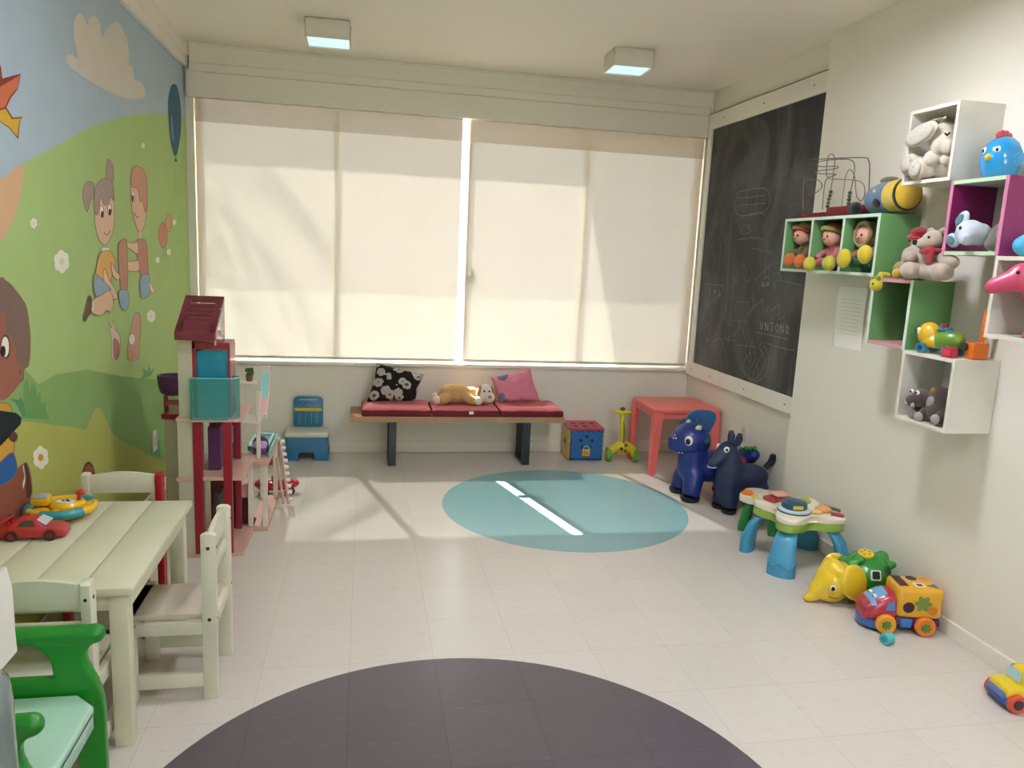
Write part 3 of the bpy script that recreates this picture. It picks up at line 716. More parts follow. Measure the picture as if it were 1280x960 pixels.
# sloping roof with open slats
def rp(x, s, dz=0): # point on the roof slope, s 0..1
    return D(x, 3.548 + .24 * s, 1.064 + .145 * s + dz)
g = G()
def slat(s0, s1, x0=-.815, x1=-.652, th=.022):
    a, b, c, d = rp(x0, s0), rp(x1, s0), rp(x1, s1), rp(x0, s1)
    lo = [Vector(v) - Vector((0, 0, th)) for v in (a, b, c, d)]
    vs = [g.bm.verts.new(v) for v in (a, b, c, d)] + [g.bm.verts.new(v) for v in lo]
    for f in ((0, 1, 2, 3), (7, 6, 5, 4), (0, 4, 5, 1), (1, 5, 6, 2), (2, 6, 7, 3), (3, 7, 4, 0)): g.bm.faces.new([vs[i] for i in f])
    g._fin(vs, d_maroon)
slat(0, 1, -.82, -.79); slat(0, 1, -.68, -.648); slat(0, .3); slat(.93, 1.0)
g.bx(D(-.82, 3.545, 1.028), D(-.648, 3.56, 1.064), d_maroon, .002)
roof = g.build('roof', t, smooth=0)
g = G()
for s0 in (.36, .47, .60, .73): slat(s0, s0 + .055, -.795, -.672, .014)
lab(g.build('roof_slats', roof, smooth=0), 'maroon slats across the roof opening')
g = G()   # gable with lattice
g.bx(D(-.655, 3.56, 1.0), D(-.648, 3.785, 1.006), d_pink)
for (a, b) in (((-.655, 3.56, 1.0), (-.648, 3.57, 1.05)), ((-.655, 3.77, 1.0), (-.648, 3.785, 1.185))): g.bx(D(*a), D(*b), d_pink)
for k in range(4):
    z = 1.03 + k * .042
    g.bx(D(-.654, 3.70 - .0 * k, z), D(-.649, 3.785, z + .004), d_white)
g.bx(D(-.654, 3.70, 1.0), D(-.649, 3.706, 1.155), d_white); g.bx(D(-.654, 3.742, 1.0), D(-.649, 3.747, 1.175), d_white)
for k in range(3):
    for yy in (3.724, 3.765):
        g.tube([D(-.6515, yy + .012 * math.cos(q * PI / 5), 1.051 + k * .042 + .014 * math.sin(q * PI / 5)) for q in range(10)], .0018, d_white, 5, closed=True)
lab(g.build('lattice', t, smooth=0), 'white lattice gable panel')
part('gable', [((-.82, 3.60, 1.03), (-.656, 3.78, 1.05))], d_pink)
# clear teal balcony on the front
g = G()
for k, (a, b) in enumerate((((-.76, 3.545, .665), (-.60, 3.549, .855)), ((-.76, 3.545, .665), (-.756, 3.585, .855)))): g.bx(D(*a), D(*b), d_clear)
pts = [D(-.60 + .045 * math.sin(q * PI / 14), 3.59 - .045 * math.cos(q * PI / 14), .669) for q in range(15)]
g.grid(lambda u, v: Vector(pts[int(round(u * 14))]) + Vector((0, 0, v * .186)), 15, 2, d_clear)
bal = g.build('balcony_screen', t, smooth=30); lab(bal, 'clear teal balcony screen')
g = G(); g.tube([D(-.76, 3.547, .857), D(-.60, 3.547, .857)] + [Vector(p) + Vector((0, 0, .188)) for p in pts[1:]] , .003, d_aqua, 6); g.build('handrail', bal)
part('balcony_floor', [((-.76, 3.55, .655), (-.56, 3.60, .667))], d_pink)
# rooms seen through the posts
part('wardrobe', [((-.716, 3.68, .392), (-.66, 3.78, .60))], d_purple, .003, label='purple wardrobe in the middle room')
part('room_wall', [((-.75, 3.90, .39), (-.60, 3.905, .652))], plastic('#7b5373', .5), 0); part('picture', [((-.665, 3.893, .47), (-.635, 3.899, .56))], plastic('#c9a6c0', .4), .001)
part('room_wall', [((-.75, 3.90, .02), (-.60, 3.905, .374))], plastic('#5d2028', .5), 0)
part('cupboard', [((-.70, 3.70, .02), (-.665, 3.80, .27))], plastic('#4c4a45', .5), .01, label='dark grey cupboard in the ground floor')
part('shelf_box', [((-.63, 3.93, .17), (-.56, 4.06, .24))], d_pink, .003); part('stove', [((-.62, 3.95, .02), (-.57, 4.04, .165))], plastic('#43181d', .4), .003)
# purple hanging balcony and its red post, mural side
g = G(); g.lathe([(0, .0), (.04, .0), (.058, .015), (.066, .05), (.07, .10), (.062, .10), (.058, .06), (.05, .02), (0, .018)], d_purple, c=D(-.945, 4.02, .69)); lab(g.build('round_balcony', t), 'purple round balcony')
g = G(); g.cyl(D(-.962, 3.96, 0), D(-.962, 3.96, .695), .011, plastic('#8a3326', .4)); g.build('balcony_post', t)
part('bridge', [((-.95, 3.90, .66), (-.84, 3.96, .675))], plastic('#b65a62', .4))
# terrace on the right, on white legs
part('terrace', [((-.585, 3.90, .352), (-.468, 4.42, .370))], d_wood, label='pale wooden terrace')
for x, y in ((-.560, 3.92), (-.488, 3.92), (-.560, 4.38), (-.488, 4.38)): part('terrace_leg', [((x - .012, y - .01, .02), (x + .012, y + .01, .352))], d_white)
part('terrace_base', [((-.565, 3.90, 0), (-.475, 4.42, .02))], d_wood)
part('terrace_post', [((-.535, 3.96, .37), (-.515, 3.975, .72))], d_white, label='cream upright behind the clear screen')
part('upper_deck', [((-.60, 3.93, .555), (-.515, 4.10, .572))], d_white, .004)
g = G()
for a, b in (((-.60, 4.10, .372), (-.585, 4.40, .40)), ((-.60, 4.10, .372), (-.49, 4.115, .40)), ((-.505, 4.10, .372), (-.49, 4.40, .40)), ((-.60, 4.385, .372), (-.49, 4.40, .40))): g.bx(D(*a), D(*b), d_aqua, .004)
pool = g.build('pool', t, smooth=0); lab(pool, 'aqua paddling pool on the terrace')
g = G(); g.bx(D(-.586, 4.114, .373), D(-.504, 4.386, .386), M('pool_water', '#6d8f93', 0.08, coat=.5)); g.build('water', pool, smooth=0)
part('railing', [((-.477, 3.98, .37), (-.470, 4.35, .405))], d_aqua)
# ladder with white bead ends down to the floor
A, B = Vector(D(-.466, 4.41, .36)), Vector(D(-.405, 4.29, .01))
g = G(); g.tube([A, B], .010, d_wood, 8); g.tube([A + Vector((-.03, 0, 0)), B + Vector((-.03, 0, 0))], .007, d_wood, 8)
lad = g.build('ladder', t)
for k in range(10):
    p = A.lerp(B, (k + .4) / 10.2); g = G(); g.cyl(p + Vector((.006, 0, 0)), p + Vector((.024, -.004, 0)), .0105, paint('#f2efe8'), seg=12); g.build('bead', lad)

# small loose toys on and under the house
t2 = thing('toy_plant', 'tiny green potted plant on the dollhouse balcony below the window sill', 'toy plant', (-.56, 3.93, .7805))
g = G(); g.lathe([(0, 0), (.014, 0), (.019, .03), (0, .03)], paint('#7a5a40')); g.build('pot', t2)
g = G()
random.seed(3)
for k in range(26):
    a = random.random() * 2 * PI; r = random.random() * .018; z = .032 + random.random() * .032
    g.ell((r * math.cos(a), r * math.sin(a), z), (.008, .006, .007), paint('#3d5c2c', .7), (a, r * 40, a), 8, 6)
g.build('foliage', t2, remesh=0.003)
part('plant_shelf', [((-.60, 3.91, .765), (-.53, 3.96, .78))], d_white, .002); part('plant_shelf_post', [((-.602, 3.925, .669), (-.59, 3.94, .77))], d_white, .001)
t2 = thing('toy_deck_chair', 'tiny pink and white toy deck chair leaning beside the potted plant on the dollhouse', 'toy chair', (-.52, 4.03, .573), 0.4)
g = G(); g.tube([(-.02, -.03, .02), (.0, 0, .10), (.015, .03, .26)], .004, d_white, 6); g.tube([(.02, -.03, .02), (.04, 0, .10), (.055, .03, .26)], .004, d_white, 6); g.tube([(-.02, -.03, .02), (-.02, -.03, .0)], .004, d_white, 6); g.tube([(.055, .03, .26), (.015, .03, .26)], .004, d_white, 6); g.tube([(.02, -.03, .02), (.02, -.03, .0)], .004, d_white, 6); g.tube([(-.02, -.03, .02), (.02, -.03, .02)], .004, d_white, 6); g.build('frame', t2)
g = G(); g.poly([(-.017, -.03, .022), (.02, -.03, .022), (.04, 0, .102), (.0, 0, .102)], d_pink); g.poly([(0, 0, .102), (.04, 0, .102), (.05, .024, .23), (.012, .024, .23)], d_aqua); g.build('sling', t2, smooth=0, recalc=False)
t2 = thing('toy_bed', 'tiny lilac toy bed with rounded purple headboard on the dollhouse terrace', 'toy bed', (-.525, 4.06, .372))
g = G(); g.box((0, 0, .045), (.07, .07, .03), plush('#cdb4d6'), .012); lab(g.build('cushion', t2), 'lilac cushion'); g = G(); g.box((0, 0, .015), (.066, .066, .03), d_purple, .004); g.build('frame', t2)
g = G(); g.prism([(-.04, 0)] + [(-.04 * math.cos(q * PI / 12), .05 + .035 * math.sin(q * PI / 12)) for q in range(13)] + [(.04, 0)], .012, d_purple, frame_x((0, .034, 0), (1, 0, 0), (0, 0, 1))); g.build('headboard', t2)
bpy.data.objects[t2.name].location = (-.53, 4.06, .372)
t2 = thing('toy_convertible', 'shiny pink red toy convertible on the floor at the foot of the dollhouse ladder', 'toy car', (-.50, 4.52, 0), .2)
pk = plastic('#b3173a', 0.2, .6)
g = G(); g.ell((0, 0, .05), (.12, .055, .03), pk); g.ell((.075, 0, .055), (.06, .05, .03), pk); g.ell((-.08, 0, .062), (.045, .052, .03), pk); body = g.build('body', t2, remesh=.005, sm=3)
for x in (-.07, .075):
    for s in (-1, 1):
        g = G(); g.cyl((x, s * .046, .026), (x, s * .062, .026), .026, M('toy_tyre', '#2a1d1c', 0.5)); w_ = g.build('wheel', t2); g = G(); g.cyl((x, s * .062, .026), (x, s * .0635, .026), .014, plastic('#d88fa5')); g.build('hub', w_)
g = G(); g.box((-.01, .02, .082), (.03, .03, .04), M('toy_seat', '#1d1718', .5), .008); g.build('seat', t2); g = G(); g.box((-.01, -.02, .082), (.03, .03, .04), M('toy_seat', '#1d1718', .5), .008); g.build('seat', t2)
g = G(); g.box((.035, 0, .09), (.004, .08, .03), d_clear, .002, (0, -.4, 0)); g.build('windscreen', t2)
t2 = tag((lambda g: (g.ell((0, 0, .022), .022, plastic('#a3301f')), g.build('toy_ball', None, smooth=180, loc=(-.60, 5.12, 0)))[1])(G()), 'small dark red ball on the floor left of the blue step chair', 'ball')
# ================================================================== ALONG THE BACK WALL
# blue booster step chair
t = thing('step_chair', 'small blue plastic step stool chair with cream seat, against the wall under the window', 'chair', (-.375, 5.31, 0))
blu = plastic('#2f6f95', 0.4, .1); ivory = plastic('#cfcdb8', 0.4, .1)
g = G()
outl = [(-.145, 0), (-.055, 0), (-.055, .05), (-.042, .065), (.042, .065), (.055, .05), (.055, 0), (.145, 0), (.148, .03), (.138, .12), (.125, .165), (-.125, .165), (-.138, .12), (-.148, .03)]
g.prism(outl, .012, blu, frame_x((0, -.085, 0), (1, 0, 0), (0, 0, 1)), .003); g.prism(outl, .012, blu, frame_x((0, .097, 0), (1, 0, 0), (0, 0, 1)), .003)
for s in (-1, 1): g.prism([(-.092, 0), (.092, 0), (.088, .165), (-.088, .165)], .012, blu, frame_x((s * .134 - .006 , 0, 0), (0, 1, 0), (0, 0, 1)), .003)
g.build('stool_base', t)
g = G(); g.box((0, -.005, .182), (.29, .20, .036), ivory, .012, seg=3); lab(g.build('seat', t), 'cream seat tray')
g = G(); g.prism(rrect(.20, .225, .03), .022, blu, frame_x((0, .10, .305), (1, 0, 0), (0, 0, 1)), .005); back = g.build('backrest', t)
g = G(); g.box((0, .0768, .325), (.186, .003, .022), paint('#c9b83a'), .001); lab(g.build('stripe', back), 'yellow stripe')
g = G()
for x, z0, z1 in ((-.065, .215, .30), (-.052, .215, .30), (-.02, .225, .30), (.02, .225, .30), (.052, .225, .30), (.065, .225, .30)): g.tube([(x, .0772, z0), (x, .0772, z1)], .0016, paint('#8fb3c6'), 6)
for x in (-.06, 0, .06): g.tube([(x - .02, .0772, .345), (x, .0772, .36), (x + .02, .0772, .345)], .0016, paint('#8fb3c6'), 6)
g.tube([(-.06, .0772, .395), (.06, .0772, .395)], .0022, paint('#c7d6da'), 6)
lab(g.build('printed_lines', back), 'pale printed line pattern')

# slatted bench
t = thing('slatted_bench', 'long low wooden slatted bench with black loop legs under the window', 'bench', (.66, 5.19, 0))
bw = M('bench_wood', '#a9805c', 0.5, 0.18, 6, bump=.1, bscale=40); blk = M('bench_leg_black', '#12181a', 0.35, .05, 6, coat=.3)
X0, X1, Y0, Y1 = -.745, .735, -.145, .19
part_b = G()
for yy in (Y0, Y1 - .02): part_b.bx((X0, yy, .312), (X1, yy + .02, .352), bw, .003)
part_b.build('bench_rail', t, smooth=0)
for k in range(9):
    yy = Y0 + .035 + k * (Y1 - Y0 - .07) / 8
    g = G(); g.bx((X0, yy - .010, .322), (X1, yy + .010, .350), bw, .002); g.build('slat', t, smooth=0)
for x in (X0 + .01, -.25, .25, X1 - .01):
    g = G(); g.bx((x - .009, Y0 + .02, .314), (x + .009, Y1 - .02, .322), bw); g.build('cross_bar', t, smooth=0)
for x in (-.46, .475):
    g = G()
    g.bx((x - .026, -.118, 0), (x + .026, -.098, .314), blk, .003); g.bx((x - .026, .125, 0), (x + .026, .145, .314), blk, .003); g.bx((x - .026, -.11, 0), (x + .026, .14, .014), blk, .002)
    g.build('leg', t, smooth=0)

red_f = M('cushion_red_lit', '#cc6a6c', 0.9, 0.10, 9, bump=.5, bscale=200, sheen=.2, spec=.1)  # pale top tone puts the window light into the colour
red_d = M('cushion_side_shade', '#6d2c33', 0.9, 0.10, 9, bump=.5, bscale=200, spec=.1)  # darker side tone puts shade into the colour
def seat_pad(cx, w, dep, txt, sd):
    """tufted quilted pad"""
    t = thing('seat_cushion', txt, 'cushion', (cx, 5.205, .3525), group='red seat cushions on the bench')
    random.seed(sd)
    nx, ny = 28, 18; H = .062
    tufts = [(-w * .22, -dep * .1), (w * .22, -dep * .1), (0, dep * .25), (-w * .3, dep * .28), (w * .3, dep * .3)]
    def top(u, v):
        x = (u - .5) * w; y = (v - .5) * dep
        e = max(abs(u - .5), abs(v - .5)) * 2
        z = H * (1 - .30 * max(0, (e - .8) / .2) ** 2)
        for (a, b) in tufts: z -= .017 * math.exp(-(((x - a) / .03) ** 2 + ((y - b) / .022) ** 2)) + .006 * math.exp(-(((x - a) / .08) ** 2 + ((y - b) / .014) ** 2))
        z += .006 * mnoise.noise(Vector((x * 14 + sd, y * 18, sd)))
        return (x, y, z)
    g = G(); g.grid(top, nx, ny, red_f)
    bm = g.bm; bm.verts.ensure_lookup_table()
    ring = [i * ny for i in range(nx)] + [(nx - 1) * ny + j for j in range(1, ny)] + [i * ny + ny - 1 for i in range(nx - 2, -1, -1)] + [j for j in range(ny - 2, 0, -1)]
    prev = [bm.verts[i] for i in ring]
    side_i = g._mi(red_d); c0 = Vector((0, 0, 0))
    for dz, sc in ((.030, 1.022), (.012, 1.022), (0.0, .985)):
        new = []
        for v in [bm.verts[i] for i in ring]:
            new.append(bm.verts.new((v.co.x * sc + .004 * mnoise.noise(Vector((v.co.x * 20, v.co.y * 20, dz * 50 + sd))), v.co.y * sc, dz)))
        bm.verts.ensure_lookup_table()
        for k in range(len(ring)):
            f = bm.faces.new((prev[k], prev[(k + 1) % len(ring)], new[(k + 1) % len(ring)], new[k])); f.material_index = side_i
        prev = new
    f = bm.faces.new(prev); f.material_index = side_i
    g.build('pad', t, smooth=75)
    for a, b in tufts[:3]:
        g = G(); g.ell((a, b, top(a / w + .5, b / dep + .5)[2] + .001), (.006, .006, .003), red_d, None, 10, 6); g.build('tuft', t)
    return t
seat_pad(.225, .455, .32, 'red tufted seat cushion on the left of the bench, below the black patterned pillow', 1)
c2 = seat_pad(.695, .455, .32, 'red tufted seat cushion in the middle of the bench, under the plush dog', 2)
seat_pad(1.158, .44, .32, 'red tufted seat cushion on the right of the bench, below the pink pillow', 3)
g = G(); g.box((.035, -.168, .03), (.03, .004, .02), paint('#e8e2d8'), .001); lab(g.build('care_label', c2), 'white care label')

def pillow(name, txt, loc, rot, w, h, th, mat, sd, pinch=.12, spin=0.0, skew=0.0, slope=0.0):
    g = G()
    def f(u, v, s):
        a = (u - .5) * 2; b = (v - .5) * 2
        k = (1 - a * a) ** .45 * (1 - b * b) ** .45 if abs(a) < 1 and abs(b) < 1 else 0
        x = a * w / 2 * (1 - pinch * (1 - b * b) * .5 * abs(a)); y = b * h / 2 * (1 - pinch * (1 - a * a) * .5 * abs(b))
        z = s * th / 2 * k * (1 + .25 * mnoise.noise(Vector((a * 2.2 + sd, b * 2.2, sd)))) + .008 * mnoise.noise(Vector((a * 3 + sd, b * 3, 7)))
        x += skew * y; y -= slope * x * (b + 1) / 2; cs, sn = math.cos(math.radians(spin)), math.sin(math.radians(spin))
        return (x * cs - y * sn, x * sn + y * cs, z)
    g.grid(lambda u, v: f(u, v, 1), 28, 28, mat); g.grid(lambda u, v: f(u, v, -1), 28, 28, mat)
    bmesh.ops.remove_doubles(g.bm, verts=g.bm.verts[:], dist=.0006)
    t = g.build(name, None, smooth=180, loc=loc, rot=rot); return tag(t, txt, 'pillow')
def print_mat(name, base, spots, scale, thr, extra=None):
    m = bpy.data.materials.new(name); m.use_nodes = True; nt = m.node_tree; b = nt.nodes['Principled BSDF']
    b.inputs['Roughness'].default_value = .9; b.inputs['Specular IOR Level'].default_value = .1
    tc = nt.nodes.new('ShaderNodeTexCoord'); vo = nt.nodes.new('ShaderNodeTexVoronoi'); vo.inputs['Scale'].default_value = scale
    nz = nt.nodes.new('ShaderNodeTexNoise'); nz.inputs['Scale'].default_value = scale * 1.6; nz.inputs['Detail'].default_value = 3
    nt.links.new(tc.outputs['Object'], vo.inputs['Vector']); nt.links.new(tc.outputs['Object'], nz.inputs['Vector'])
    ad = nt.nodes.new('ShaderNodeMath'); ad.operation = 'MULTIPLY_ADD'; ad.inputs[1].default_value = .55
    nt.links.new(nz.outputs['Fac'], ad.inputs[0]); nt.links.new(vo.outputs['Distance'], ad.inputs[2])
    rp = nt.nodes.new('ShaderNodeValToRGB'); rp.color_ramp.interpolation = 'CONSTANT'
    el_ = rp.color_ramp.elements; el_[0].position = 0; el_[0].color = lin(spots[0]); el_[1].position = thr; el_[1].color = lin(base)
    e = el_.new(thr * .62); e.color = lin(spots[1])
    for k, (p, c) in enumerate(extra or ()): q = el_.new(p); q.color = lin(c)
    nt.links.new(ad.outputs[0], rp.inputs[0]); nt.links.new(rp.outputs[0], b.inputs['Base Color'])
    return m
pillow('throw_pillow', 'black pillow printed with pale grey flowers, leaning on the left end of the bench', (.225, 5.27, .534), (math.radians(62), math.radians(-2), math.radians(-4)), .33, .25, .09, print_mat('black_floral', '#26201f', ('#4e4845', '#aaa39b'), 14, .74), 3, .12, 0, .26, .26)
pillow('throw_pillow', 'pink pillow printed with grey and white shapes, leaning on the right part of the bench', (1.075, 5.265, .528), (math.radians(58), math.radians(0), math.radians(3)), .30, .23, .09, print_mat('pink_print', '#cc7c8f', ('#efe4e2', '#6a6c80'), 7, .66), 8, .12, 2, -.18, -.22)

# plush dog lying on the bench
t = thing('plush_dog', 'tan and white floppy plush dog lying on the middle red cushion', 'plush toy', (.685, 5.19, .419))
t.scale = (1.12, 1.05, 1.3)
tan = plush('#c99c66'); whp = plush('#ded2c0'); brn = plush('#a8764a')
g = G(); g.ell((-.04, .02, .052), (.105, .062, .052), tan); g.ell((-.10, .01, .05), (.055, .055, .048), tan); g.ell((.06, .02, .048), (.05, .045, .04), tan)
for s, y in ((1, -.045), (1, .06)): g.tube([(-.10, y * .5, .04), (-.12, y, .026), (-.155, y * 1.05, .022)], [.034, .03, .026], tan); g.tube([(.02, y * .5, .04), (.045, y * 1.2, .026), (.075, y * 1.45, .024)], [.03, .026, .024], tan)
g.build('body', t, remesh=.007, sm=4)
for x, y in ((-.165, -.05), (-.165, .063), (.09, -.067), (.09, .088)):
    g = G(); g.ell((x, y, .024), (.028, .026, .024), whp); lab(g.build('paw', t), 'white paw')
g = G(); g.ell((.14, -.005, .055), (.052, .056, .054), whp); g.ell((.165, -.04, .040), (.035, .034, .03), whp); hd = g.build('head', t, remesh=.006, sm=4)
g = G(); g.ell((.162, -.074, .047), (.012, .007, .009), brn); g.build('nose', hd)
g = G(); g.ell((.098, -.012, .052), (.018, .042, .05), brn, (0.1, .25, -.2)); lab(g.build('ear', hd), 'tan floppy ear')
g = G(); g.ell((.192, -.008, .052), (.016, .04, .05), brn, (0.1, -.35, .2)); lab(g.build('ear', hd), 'tan floppy ear')
for x in (.128, .160): g = G(); g.ell((x, -.055, .075), .006, M('black_bead', '#121010', .15)); g.build('eye', hd)

# activity cube
t = thing('activity_cube', 'blue, red and yellow plastic shape sorter cube on the floor right of the bench', 'toy', (1.61, 5.305, 0), -.04)
cb = plastic('#1f5fa0'); cy = plastic('#d8b02a'); crd = plastic('#c2203c'); cg = plastic('#4f9a3a')
S2 = .125; Hc = .235
g = G(); g.box((0, 0, Hc / 2), (2 * S2 - .012, 2 * S2 - .012, Hc - .012), paint('#1a2a3a')); g.build('core', t, smooth=0)
def panel(nm, m, mat4, lbl, holes):
    n = 6; pts = []
    def side_pts(ax, ay, bx, by):
        out = []
        for k in range(n):
            for q, off in ((0, 0), (.5, 0), (.5, 1), (1.0, 1)):
                tt = (k + q) / n; o_ = .012 if off else 0
                dx, dy = bx - ax, by - ay; ln = math.hypot(dx, dy); nx_, ny_ = -dy / ln, dx / ln
                out.append((ax + dx * tt + nx_ * o_, ay + dy * tt + ny_ * o_))
        return out
    w, hh = S2 - .004, Hc / 2 - .004
    pts = side_pts(-w, -hh, w, -hh) + side_pts(w, -hh, w, hh) + side_pts(w, hh, -w, hh) + side_pts(-w, hh, -w, -hh)
    cl = [];
    for p in pts:
        if not cl or (abs(cl[-1][0] - p[0]) + abs(cl[-1][1] - p[1])) > 1e-5: cl.append(p)
    g = G(); g.prism(cl, .012, m, mat4); pn = g.build(nm, t, smooth=0); lab(pn, lbl)
    for sh in holes:
        g = G(); g.prism(sh, .0015, M('dark_hole', '#101b2c', .6), mat4 @ Matrix.Translation((0, 0, .0115))); g.build('shape_hole', pn, smooth=0)
    return pn
ring5 = [circ(.014, 6, .045 * math.cos(math.radians(90 + 72 * k)), .02 + .045 * math.sin(math.radians(90 + 72 * k))) for k in range(5)]
fr = panel('front_panel', cb, frame_x((0, -S2 + .006, Hc / 2), (1, 0, 0), (0, 0, 1)), 'blue front panel with five star holes', ring5)
g = G(); g.box((0, -S2 - .012, .062), (.06, .018, .05), cy, .006); g.box((0, -S2 - .022, .065), (.03, .004, .022), plastic('#d88a2a'), .003); lab(g.build('door_box', t), 'yellow little box')
g = G(); g.tube([(-.022 + .0, -S2 - .012, .087), (-.018, -S2 - .012, .105), (0, -S2 - .012, .113), (.018, -S2 - .012, .105), (.022, -S2 - .012, .087)], .005, plastic('#9fb6c0'), 8); g.build('handle', t)
panel('side_panel', cy, frame_x((-S2 + .006, 0, Hc / 2), (0, -1, 0), (0, 0, 1)), 'yellow side panel', [circ(.03, 4, 0, 0)])
panel('side_panel', cg, frame_x((S2 - .006, 0, Hc / 2), (0, 1, 0), (0, 0, 1)), 'green side panel', [circ(.03, 3, 0, 0)])
g = G(); g.prism(rrect(2 * S2 + .012, 2 * S2 + .012, .012), .016, crd, Matrix.Translation((0, 0, Hc - .008)), .004); top = g.build('lid', t, smooth=0); lab(top, 'red lid with shape holes')
for k, (x, y) in enumerate(((-.07, -.06), (0, -.06), (.07, -.06), (-.07, .03), (0, .03), (.07, .03))):
    g = G(); g.prism(circ(.022, (4, 20, 3, 5, 6, 20)[k], x, y), .0015, M('dark_hole_red', '#4a0d18', .6), Matrix.Translation((0, 0, Hc + .0082))); g.build('shape_hole', top, smooth=0)
g = G(); g.box((S2 + .018, -.03, .195), (.03, .012, .02), cg, .004); g.build('knob', t)

# toddler scooter
t = thing('toy_scooter', 'yellow toy ride-on scooter with green wheels, between the cube and the pink table', 'ride-on toy', (1.875, 5.165, 0), -.1)
t.scale = (.8, .8, 1.0)
ys = plastic('#d2c421', .35); gs = plastic('#5f9a2e', .4)
g = G(); g.tube([(0, -.03, .10), (-.005, -.02, .22), (-.018, .01, .36)], [.03, .026, .022], ys, 14); g.tube([(-.018, .01, .355), (-.02, .012, .375)], [.03, .02], ys, 14)
g.tube([(-.02, .01, .36), (-.07, .012, .372), (-.105, .012, .374)], [.02, .014, .012], ys, 12); g.tube([(-.02, .01, .36), (.04, .012, .362), (.075, .012, .364)], [.02, .014, .012], ys, 12)
col_ = g.build('steering_column', t, remesh=.005, sm=2)
g = G(); g.tube([(.0, -.058, .14), (-.002, -.05, .24), (-.008, -.03, .30)], [.008, .008, .006], plastic('#6d6a1a'), 8); g.build('column_stripe', col_)
g = G(); g.tube([(-.115, -.01, .045), (-.105, -.02, .085), (-.05, -.03, .115), (0, -.035, .12), (.05, -.03, .115), (.105, -.02, .085), (.115, -.01, .045)], [.03, .034, .036, .042, .036, .034, .03], ys, 14); g.ell((0, -.02, .10), (.06, .05, .04), ys); g.build('front_fork', t, remesh=.006, sm=3)
for s in (-1, 1):
    g = G(); g.cyl((s * .105, -.02, .052), (s * .145, -.02, .052), .052, gs, seg=28); w_ = g.build('wheel', t); lab(w_, 'green wheel')
    g = G(); g.cyl((s * .143, -.02, .052), (s * .149, -.02, .052), .025, ys); g.build('hub', w_)
for p, c in (((.018, -.078, .135), '#8a3a2a'), ((-.02, -.072, .105), '#3a3226'), ((.015, -.06, .09), '#7a2a20')):
    g = G(); g.ell(p, (.016, .01, .014), plastic(c)); g.build('button', t)
g = G(); g.ell((-.018, .0, .392), (.026, .02, .014), plastic('#2f5a2a')); lab(g.build('horn', t), 'dark green horn button')
g = G(); g.bx((-.045, -.02, .05), (.045, .10, .075), ys, .008); g.build('foot_board', t)

# pink plastic table in the corner
t = thing('plastic_table', 'coral pink plastic child table in the corner under the blackboard', 'table', (2.205, 5.03, 0))
pk = plastic('#f0736c', .4, .15)
TX, TY, TZ = .245, .235, .465
g = G(); g.prism(rrect(2 * TX, 2 * TY, .04), .022, pk, Matrix.Translation((0, 0, TZ - .022)), .006, 3); g.build('tabletop', t)
g = G()
for y in (-TY + .022, TY - .022): g.box((0, y, TZ - .045), (2 * TX - .06, .012, .05), pk, .003)
for x in (-TX + .022, TX - .022): g.box((x, 0, TZ - .045), (.012, 2 * TY - .06, .05), pk, .003)
g.build('apron', t)
for sx in (-1, 1):
    for sy in (-1, 1):
        g = G()
        # L-section leg, splayed and tapering to the foot
        def sec(z):
            k = 1 - z / TZ; w = .065 * (1 - .35 * k); ox, oy = sx * (TX - .006 + .012 * k), sy * (TY - .006 + .012 * k)
            P = [(0, 0), (-w, 0), (-w, -.012), (-.012, -.012), (-.012, -w), (0, -w)]
            return [(ox + sx * a, oy + sy * b, z) for a, b in P]
        lo, hi = [g.bm.verts.new(p) for p in sec(0)], [g.bm.verts.new(p) for p in sec(TZ - .02)]
        for k in range(6): g.bm.faces.new((lo[k], lo[(k + 1) % 6], hi[(k + 1) % 6], hi[k]))
        g.bm.faces.new(lo); g.bm.faces.new(hi); g._fin(lo + hi, pk)
        g.build('leg', t, smooth=0)
# ================================================================== TOYS ALONG THE RIGHT WALL (floor)
navy = M('rubber_blue', '#1d2f78', 0.42, .06, 6, coat=.15); navy2 = M('rubber_navy', '#1b2748', 0.45, .06, 6, coat=.12); blkf = M('rubber_black', '#10131c', .5)
eye_w = plastic('#e9e6da', .25); eye_b = M('eye_black', '#0c0a0a', .15); eye_y = plastic('#cfcf9a', .3)
# ---- dragon hopper
t = thing('dragon_hopper', 'bright blue inflatable dragon ride-on with raised wing, in front of the coral table', 'ride-on toy', (2.06, 4.34, 0))
g = G()
g.ell((.12, .0, .20), (.19, .115, .105), navy); g.ell((0, 0, .20), (.10, .10, .12), navy)
g.tube([(.0, 0, .2), (-.01, 0, .30), (-.01, 0, .36)], [.10, .095, .09], navy, 16)
for s in (-1, 1):
    g.tube([(-.01, s * .055, .17), (-.035, s * .082, .08), (-.045, s * .088, .03)], [.068, .06, .056], navy, 14); g.tube([(.22, s * .06, .16), (.24, s * .07, .08), (.245, s * .07, .03)], [.068, .058, .055], navy, 14)
g.tube([(.26, 0, .22), (.31, -.02, .25), (.335, -.10, .29), (.33, -.17, .32)], [.07, .055, .05, .03], navy, 12)
g.build('body', t, remesh=.012, sm=6)
for x, s in ((-.045, -1), (-.045, 1), (.245, -1), (.245, 1)):
    g = G(); g.lathe([(0, 0), (.048, 0), (.06, .012), (.061, .03), (.05, .03), (0, .03)], blkf, c=(x, s * (.088 if x < 0 else .07), 0)); lab(g.build('foot', t), 'black rubber foot')
g = G(); g.ell((-.03, 0, .375), (.125, .115, .105), navy, (0, .12, 0)); g.ell((-.105, 0, .335), (.075, .075, .055), navy); g.tube([(-.12, 0, .365), (-.17, 0, .37), (-.185, 0, .385)], [.035, .02, .008], navy, 12)
hd = g.build('head', t, remesh=.010, sm=6)
